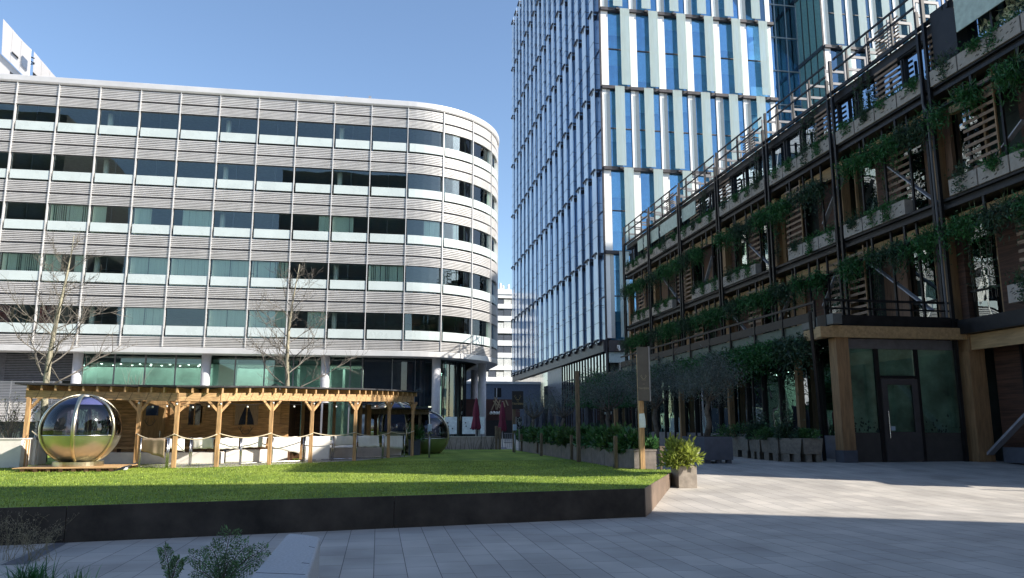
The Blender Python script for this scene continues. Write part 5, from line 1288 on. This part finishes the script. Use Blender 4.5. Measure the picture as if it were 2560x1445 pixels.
olive((7.9, 39.5, .95), 2.5, 1.0, 'sparse small olive tree farthest along the planter row', 1300)
leafy('clipped_evergreen', (10.4, 36, 2.6), 1.5, 1.3, 1.6, 9000, .16, .06, LF_D, 'large dark evergreen bush between the tower base and the olive trees', 'bush', clumps=40)
for q in range(1): MB().tube([(10.4, 36, .45), (10.4, 36, 2.8)], .1, 8).build('trunk', BARKD, bpy.data.objects['clipped_evergreen'])
# stone-like tapered planters
sp_pts = [(1832, 1140), (1882, 1147), (1912, 1150), (1960, 1155), (2018, 1157), (2072, 1157)]
for j in range(5):
    a = onz(*sp_pts[j], .45); b_ = onz(*sp_pts[j + 1], .45); a.y += .25; b_.y += .25; d = b_ - a; a = a + d * .03; b_ = b_ - d * .03
    n_ = Vector((-d.y, d.x, 0)).normalized() * (.7 if d.x > 0 else .7)
    if n_.x < 0: n_ = -n_ if d.y > 0 else n_
    n_ = Vector((.55, .45, 0)) if j < 3 else Vector((.1, .7, 0))
    t = empty('concrete_planter', tuple(a), 'tapered grey concrete planter on blocks in front of the shopfront, %s from the slate planter' % ORD[j], 'planter', 'tapered concrete planters')
    z0, z1 = .72, 1.24; k_ = d.normalized() * .05
    vs = [a + k_ , b_ - k_, b_ - k_ + n_, a + k_ + n_]; vt = [a, b_, b_ + n_, a + n_]
    MB().add([(v.x, v.y, z0) for v in vs] + [(v.x - n_.x * .08, v.y - n_.y * .08, z1) for v in vt], [(0, 3, 2, 1), (4, 5, 6, 7), (0, 1, 5, 4), (1, 2, 6, 5), (2, 3, 7, 6), (3, 0, 4, 7)]).build('body', CONCP, t, bevel=.01)
    for s_ in (.18, .68): p = a.lerp(b_, s_); q = a.lerp(b_, s_ + .28); MB().add([(p.x, p.y + .05, .45), (q.x, q.y + .05, .45), (q.x + n_.x, q.y + n_.y, .45), (p.x + n_.x, p.y + n_.y, .45), (p.x, p.y + .05, .718), (q.x, q.y + .05, .718), (q.x + n_.x, q.y + n_.y, .718), (p.x + n_.x, p.y + n_.y, .718)], [(0, 3, 2, 1), (4, 5, 6, 7), (0, 1, 5, 4), (1, 2, 6, 5), (2, 3, 7, 6), (3, 0, 4, 7)]).build('block_foot', CONCP, t)
    c = (a + b_) / 2 + n_ / 2; hh = [.55, .6, .55, .5, .35][j]
    leafy('shade_shrub', (c.x, c.y, 1.22), d.length * .42, .42, hh, 1500, .10, .045, LF_H if j % 2 else LF_B, 'low dark leafy shrub in a tapered concrete planter, %s from the slate planter' % ORD[j], 'shrub', 'shrubs in the tapered planters')
    if j in (1, 3): leafy('tall_sprig_plant', (c.x + .1, c.y + .1, 1.3), .35, .3, 1.15, 420, .09, .05, LF_H, 'thin tall leafy sprig rising above the %s tapered planter' % ORD[j], 'plant', clumps=18, spread=1.3)

# planter beside far pods
a = ony(1022, 1122, 32.2); b_ = ony(1050, 1122, 32.2)
t = empty('dark_pot', (a.x, 32.2, .5), 'dark blue grey planter box at the pergola end in front of the far pod', 'planter')
MB().box(a.x, b_.x, 32.2, 32.7, .5, 1.12).build('body', BLBOX, t, bevel=.01); MB().box(a.x + .03, b_.x - .03, 32.23, 32.67, 1.12, 1.13).build('soil', MATS['soil'], t)
leafy('potted_shrub', ((a.x + b_.x) / 2, 32.4, 1.1), .35, .3, .6, 900, .13, .06, LF_B, 'green shrub in the dark box at the end of the pergola', 'shrub')

# ------------------------------------------------------------------ foreground bench
t = empty('granite_bench', (-.9, 8.5, 0), 'long pale granite bench wall with a curved end in the foreground', 'bench')
def bench_edge(w_):
    # centre line from the far rounded end towards the camera
    L_ = [onz(798, 1338, .45), onz(780, 1385, .45), onz(772, 1445, .45)]; Lf = [onz(722, 1330, .45), onz(655, 1390, .45), onz(615, 1445, .45)]
    return L_, Lf
Rr = [onz(801, 1345, .45), onz(787, 1392, .45), onz(769, 1445, .45)]; Lf = [onz(716, 1336, .45), onz(672, 1388, .45), onz(622, 1445, .45)]
dR = (Rr[2] - Rr[1]); dL = (Lf[2] - Lf[1]); Rr.append(Rr[2] + dR.normalized() * 1.6); Lf.append(Lf[2] + dL.normalized() * 1.6)
mid = (Rr[0] + Lf[0]) / 2; endp = [Rr[0] + Vector((-.02, .10, 0)), (Rr[0] * 2 + Lf[0]) / 3 + Vector((-.02, .16, 0)), mid + Vector((-.03, .17, 0)), (Rr[0] + Lf[0] * 2) / 3 + Vector((-.03, .15, 0)), Lf[0] + Vector((.03, .10, 0))]
out = Rr[::-1] + endp + Lf
MB().prism([(p.x, p.y) for p in out], 0, .45).build('body', GRAN, t, bevel=.025)
for (f0, off) in [(.0, 0)]:
    pass
for k, (i, f) in enumerate([(0, .55), (1, .35), (1, .85), (2, .5)]):
    m_ = MB()
    a = Rr[i].lerp(Rr[i + 1], f); b_ = Lf[i].lerp(Lf[i + 1], f - .05); q = a.lerp(b_, 1 if k == 2 else .26); m_.bar((a.x - .03, a.y, .4508), (q.x + .02, q.y, .4508), .008, .003); m_.build('joint_line', mat('dark_joint', (.08, .08, .085), .9), t)
# foreground planting
def grass_clump(nm, c, n_, h, label, m=LF_S, w=.012, sp=.5):
    t = empty(nm, c, label, 'plant'); m_ = MB()
    for q in range(n_):
        a = rng.uniform(0, 6.28); r_ = rng.uniform(.1, 1) * sp * h; hh = h * rng.uniform(.55, 1.1) * (1 - .35 * r_ / (sp * h)); p0 = Vector(c) + Vector((rng.normal() * .07, rng.normal() * .07, 0)); s_ = Vector((-math.sin(a), math.cos(a), 0)) * w
        pr = None
        for k in range(6):
            f = k / 5; p = p0 + Vector((math.cos(a) * r_ * f ** 1.6, math.sin(a) * r_ * f ** 1.6, hh * (f - .25 * f ** 3))); ww = s_ * (1 - f) ** .7
            m_.v += [tuple(p - ww), tuple(p + ww)]
            b0 = len(m_.v) - 4
            if k: m_.f.append((b0, b0 + 1, b0 + 3, b0 + 2))
    m_.build('leaves', m, t); return t
c = onz(70, 1478, .35); grass_clump('grass_tuft', (c.x - .05, c.y + .15, .26), 200, .46, 'dark green grassy tuft in the bottom left corner of the foreground', LF_D, .008, .75)
c = onz(150, 1478, .35); grass_clump('grass_tuft', (c.x + .05, c.y + .2, .24), 110, .38, 'smaller grassy tuft to the right of the corner tuft', LF_G, .007, .9)
# feathery compound-leaf plant
def compound(nm, c, fronds, label, m):
    t = empty(nm, c, label, 'plant'); st = MB(); P_, D_ = [], []
    for (dx, dy, h, ln) in fronds:
        p0 = Vector(c); tip = p0 + Vector((dx, dy, h)); ctrl = p0 + Vector((dx * .25, dy * .25, h * .75)); pts = []
        for k in range(15):
            f = k / 14; pts.append(p0 * (1 - f) ** 2 + ctrl * 2 * f * (1 - f) + tip * f * f)
        st.tube(pts, [.006 * (1 - k / 15) + .0015 for k in range(15)], 5)
        for k in range(3, 15):
            d = (pts[k] - pts[k - 1]).normalized(); s_ = d.cross(Vector((.2, -1, .3))).normalized(); l_ = ln * math.sin(math.pi * (k - 1) / 15.5) ** .7
            for sg_ in (-1, 1):
                e = pts[k] + s_ * sg_ * l_ + d * l_ * .45; st.tube([pts[k], e], [.0018, .0008], 4)
                for j in range(1, 8):
                    f = j / 7; q = pts[k].lerp(e, f); P_ += [tuple(q)]; D_ += [tuple((d * 1.0 + s_ * sg_ * .5) if j % 2 else (-d * .6 + s_ * sg_ * .9))]
    st.build('stem', BARKD, t)
    leaf_mesh('foliage', np.array(P_), .034, .014, m, t, dirs=np.array(D_) * 3.0, spread=.3, up=0)
c = onz(560, 1470, .22)
compound('mahonia_plant', (c.x - .02, c.y, .18), [(.05, .0, .52, .10), (.20, .02, .40, .09), (-.12, .0, .40, .09), (.36, .0, .36, .08), (-.30, .05, .32, .07), (.30, .1, .26, .08), (-.22, -.1, .22, .08), (.08, -.12, .30, .09)], 'feathery leaved shrub in the foreground just left of the granite bench', LF_G)
c = onz(425, 1478, .22)
compound('mahonia_plant', (c.x, c.y, .22), [(-.08, 0, .36, .05), (.06, 0, .26, .05)], 'thin leafy sprig in the foreground left of the feathery shrub', LF_G)
def sprigs(c, n_, h, sp, label, m):
    t = empty('dried_sprig_plant', c, label, 'plant'); m_ = MB(); tips = []
    for q in range(n_):
        p0 = Vector(c) + Vector((rng.uniform(-sp, sp), rng.uniform(-.1, .1), 0)); pts = [p0]; l = rng.normal() * .16
        for k in range(1, 6): pts.append(p0 + Vector((l * k / 5 + rng.normal() * .012, rng.normal() * .02, h * rng.uniform(.8, 1) * k / 5)))
        m_.tube(pts, [.003, .0026, .0022, .002, .0015, .001], 4)
        for k in range(2, 6):
            for s_ in range(3): e = pts[k] + Vector(rng.normal(0, .045, 3)) + Vector((0, 0, .02)); m_.tube([pts[k], e], [.0015, .0008], 3); tips.append(tuple(e))
    m_.build('stems', m, t); leaf_mesh('seed_heads', np.repeat(np.array(tips), 3, 0) + rng.normal(0, .008, (len(tips) * 3, 3)), .014, .008, mat('dry_seed', (.34, .29, .2), .8), t)['kind'] = 'stuff'
c = onz(75, 1372, .0); sprigs((c.x, c.y - 1.0, .0), 34, .52, .42, 'airy dried flower stems in front of the steel wall at left', mat('dry_stem', (.25, .22, .13), .8))
c = onz(175, 1372, .0); sprigs((c.x, c.y - 1.0, .0), 14, .40, .16, 'smaller airy dried stems right of the first, before the steel wall', MATS['dry_stem'])
MB().box(-5, -1.35, 5.2, 6.4, 0, .2).build('ground', MATS['soil'], loc=(-3, 5.8, 0)); tag(bpy.data.objects['ground'], kind='structure')
# thin dark strip set in the paving at left
a = onz(0, 1412, .004); b_ = onz(140, 1357, .004); dd = Vector((.07, 0, 0))
struct(MB().add([(a.x - .0, a.y, .004), (a.x + .3, a.y, .004), (b_.x + .16, b_.y, .004), (b_.x, b_.y, .004)], [(0, 1, 2, 3)]).build('path', mat('dark_channel', (.12, .12, .13), .7)))

# ------------------------------------------------------------------ birds
def bird(c, s, yaw, label, white):
    t = empty('magpie' if white else 'blackbird', c, label, 'bird'); M_ = Matrix.Translation(Vector(c)) @ Matrix.Rotation(yaw, 4, 'Z') @ Matrix.Scale(s, 4)
    def put(prof, nm, m):
        b_ = MB(); n_ = 12
        for (x, z, r_) in prof:
            for k in range(n_): a = 6.2832 * k / n_; b_.v.append(tuple(M_ @ Vector((x, r_ * math.cos(a), z + r_ * math.sin(a)))))
        for i in range(len(prof) - 1):
            for k in range(n_): b_.f.append((i * n_ + k, i * n_ + (k + 1) % n_, (i + 1) * n_ + (k + 1) % n_, (i + 1) * n_ + k))
        b_.build(nm, m, t, smooth=True)
    put([(-.52, .05, .006), (-.30, .10, .022), (-.16, .15, .05), (-.04, .17, .075), (.06, .19, .07), (.13, .235, .045), (.17, .265, .042), (.21, .27, .03), (.235, .265, .012), (.27, .255, .002)], 'body', BLACKF)
    if white: put([(-.12, .135, .03), (-.06, .14, .066), (.0, .15, .082), (.06, .165, .074), (.10, .18, .05)], 'white_flank', WHITEF)
    l_ = MB()
    for sg_ in (-.03, .03): l_.tube([tuple(M_ @ Vector((.0, sg_, .1))), tuple(M_ @ Vector((.0, sg_, 0))), tuple(M_ @ Vector((.05, sg_, 0)))], .006 * s, 5)
    l_.build('legs', BLACKF, t)
p = onz(312, 1182, .5); bird((p.x, p.y, .51), .62, R(25), 'black and white magpie standing on the sunlit grass by the pod', True)
p = ony(329, 1168, 23.4); bird((p.x, 23.6, .51), .5, R(60), 'small dark bird on the ground under the pergola', False)

# ------------------------------------------------------------------ camera, sun, sky
cd = bpy.data.cameras.new('camera'); cam = bpy.data.objects.new('camera', cd); C.objects.link(cam)
cam.location = (0, 0, H); cam.rotation_euler = (R(90) + PIT, 0, -TH); cd.sensor_width = 36; cd.lens = F / 2560 * 36; cd.clip_end = 3000; cd.clip_start = .05
SC.camera = cam
AZ, EL = math.atan2(.894, -.447), R(33)
sdir = Vector((math.sin(AZ) * math.cos(EL), math.cos(AZ) * math.cos(EL), math.sin(EL)))
sl = bpy.data.lights.new('sun', 'SUN'); sl.energy = 5.0; sl.angle = R(.5); sl.color = (1, .93, .82)
so = bpy.data.objects.new('sun', sl); C.objects.link(so); so.rotation_euler = (-sdir).to_track_quat('-Z', 'Y').to_euler()
w = bpy.data.worlds.new('World'); SC.world = w; w.use_nodes = True; N = w.node_tree.nodes; Lk = w.node_tree.links
sk = N.new('ShaderNodeTexSky'); sk.sky_type = 'NISHITA'; sk.sun_disc = False; sk.sun_elevation = EL; sk.sun_rotation = AZ; sk.air_density = 1.0; sk.dust_density = .6; sk.ozone_density = 2.5
Lk.new(sk.outputs[0], N['Background'].inputs[0]); N['Background'].inputs[1].default_value = .122
SC.view_settings.view_transform = 'Standard'; SC.view_settings.look = 'None'; SC.view_settings.exposure = 0.92; SC.view_settings.gamma = 1
SC.cycles.max_bounces = 8; SC.cycles.transparent_max_bounces = 16; SC.cycles.diffuse_bounces = 4; SC.cycles.glossy_bounces = 4
al = bpy.data.lights.new('lobby_lights', 'AREA'); al.shape = 'RECTANGLE'; al.size = 26; al.size_y = 2.4; al.energy = 1500; al.color = (1, .97, .88)
ao = bpy.data.objects.new('lobby_lights', al); C.objects.link(ao); ao.location = (-13, FY + 4.8, 6.5)
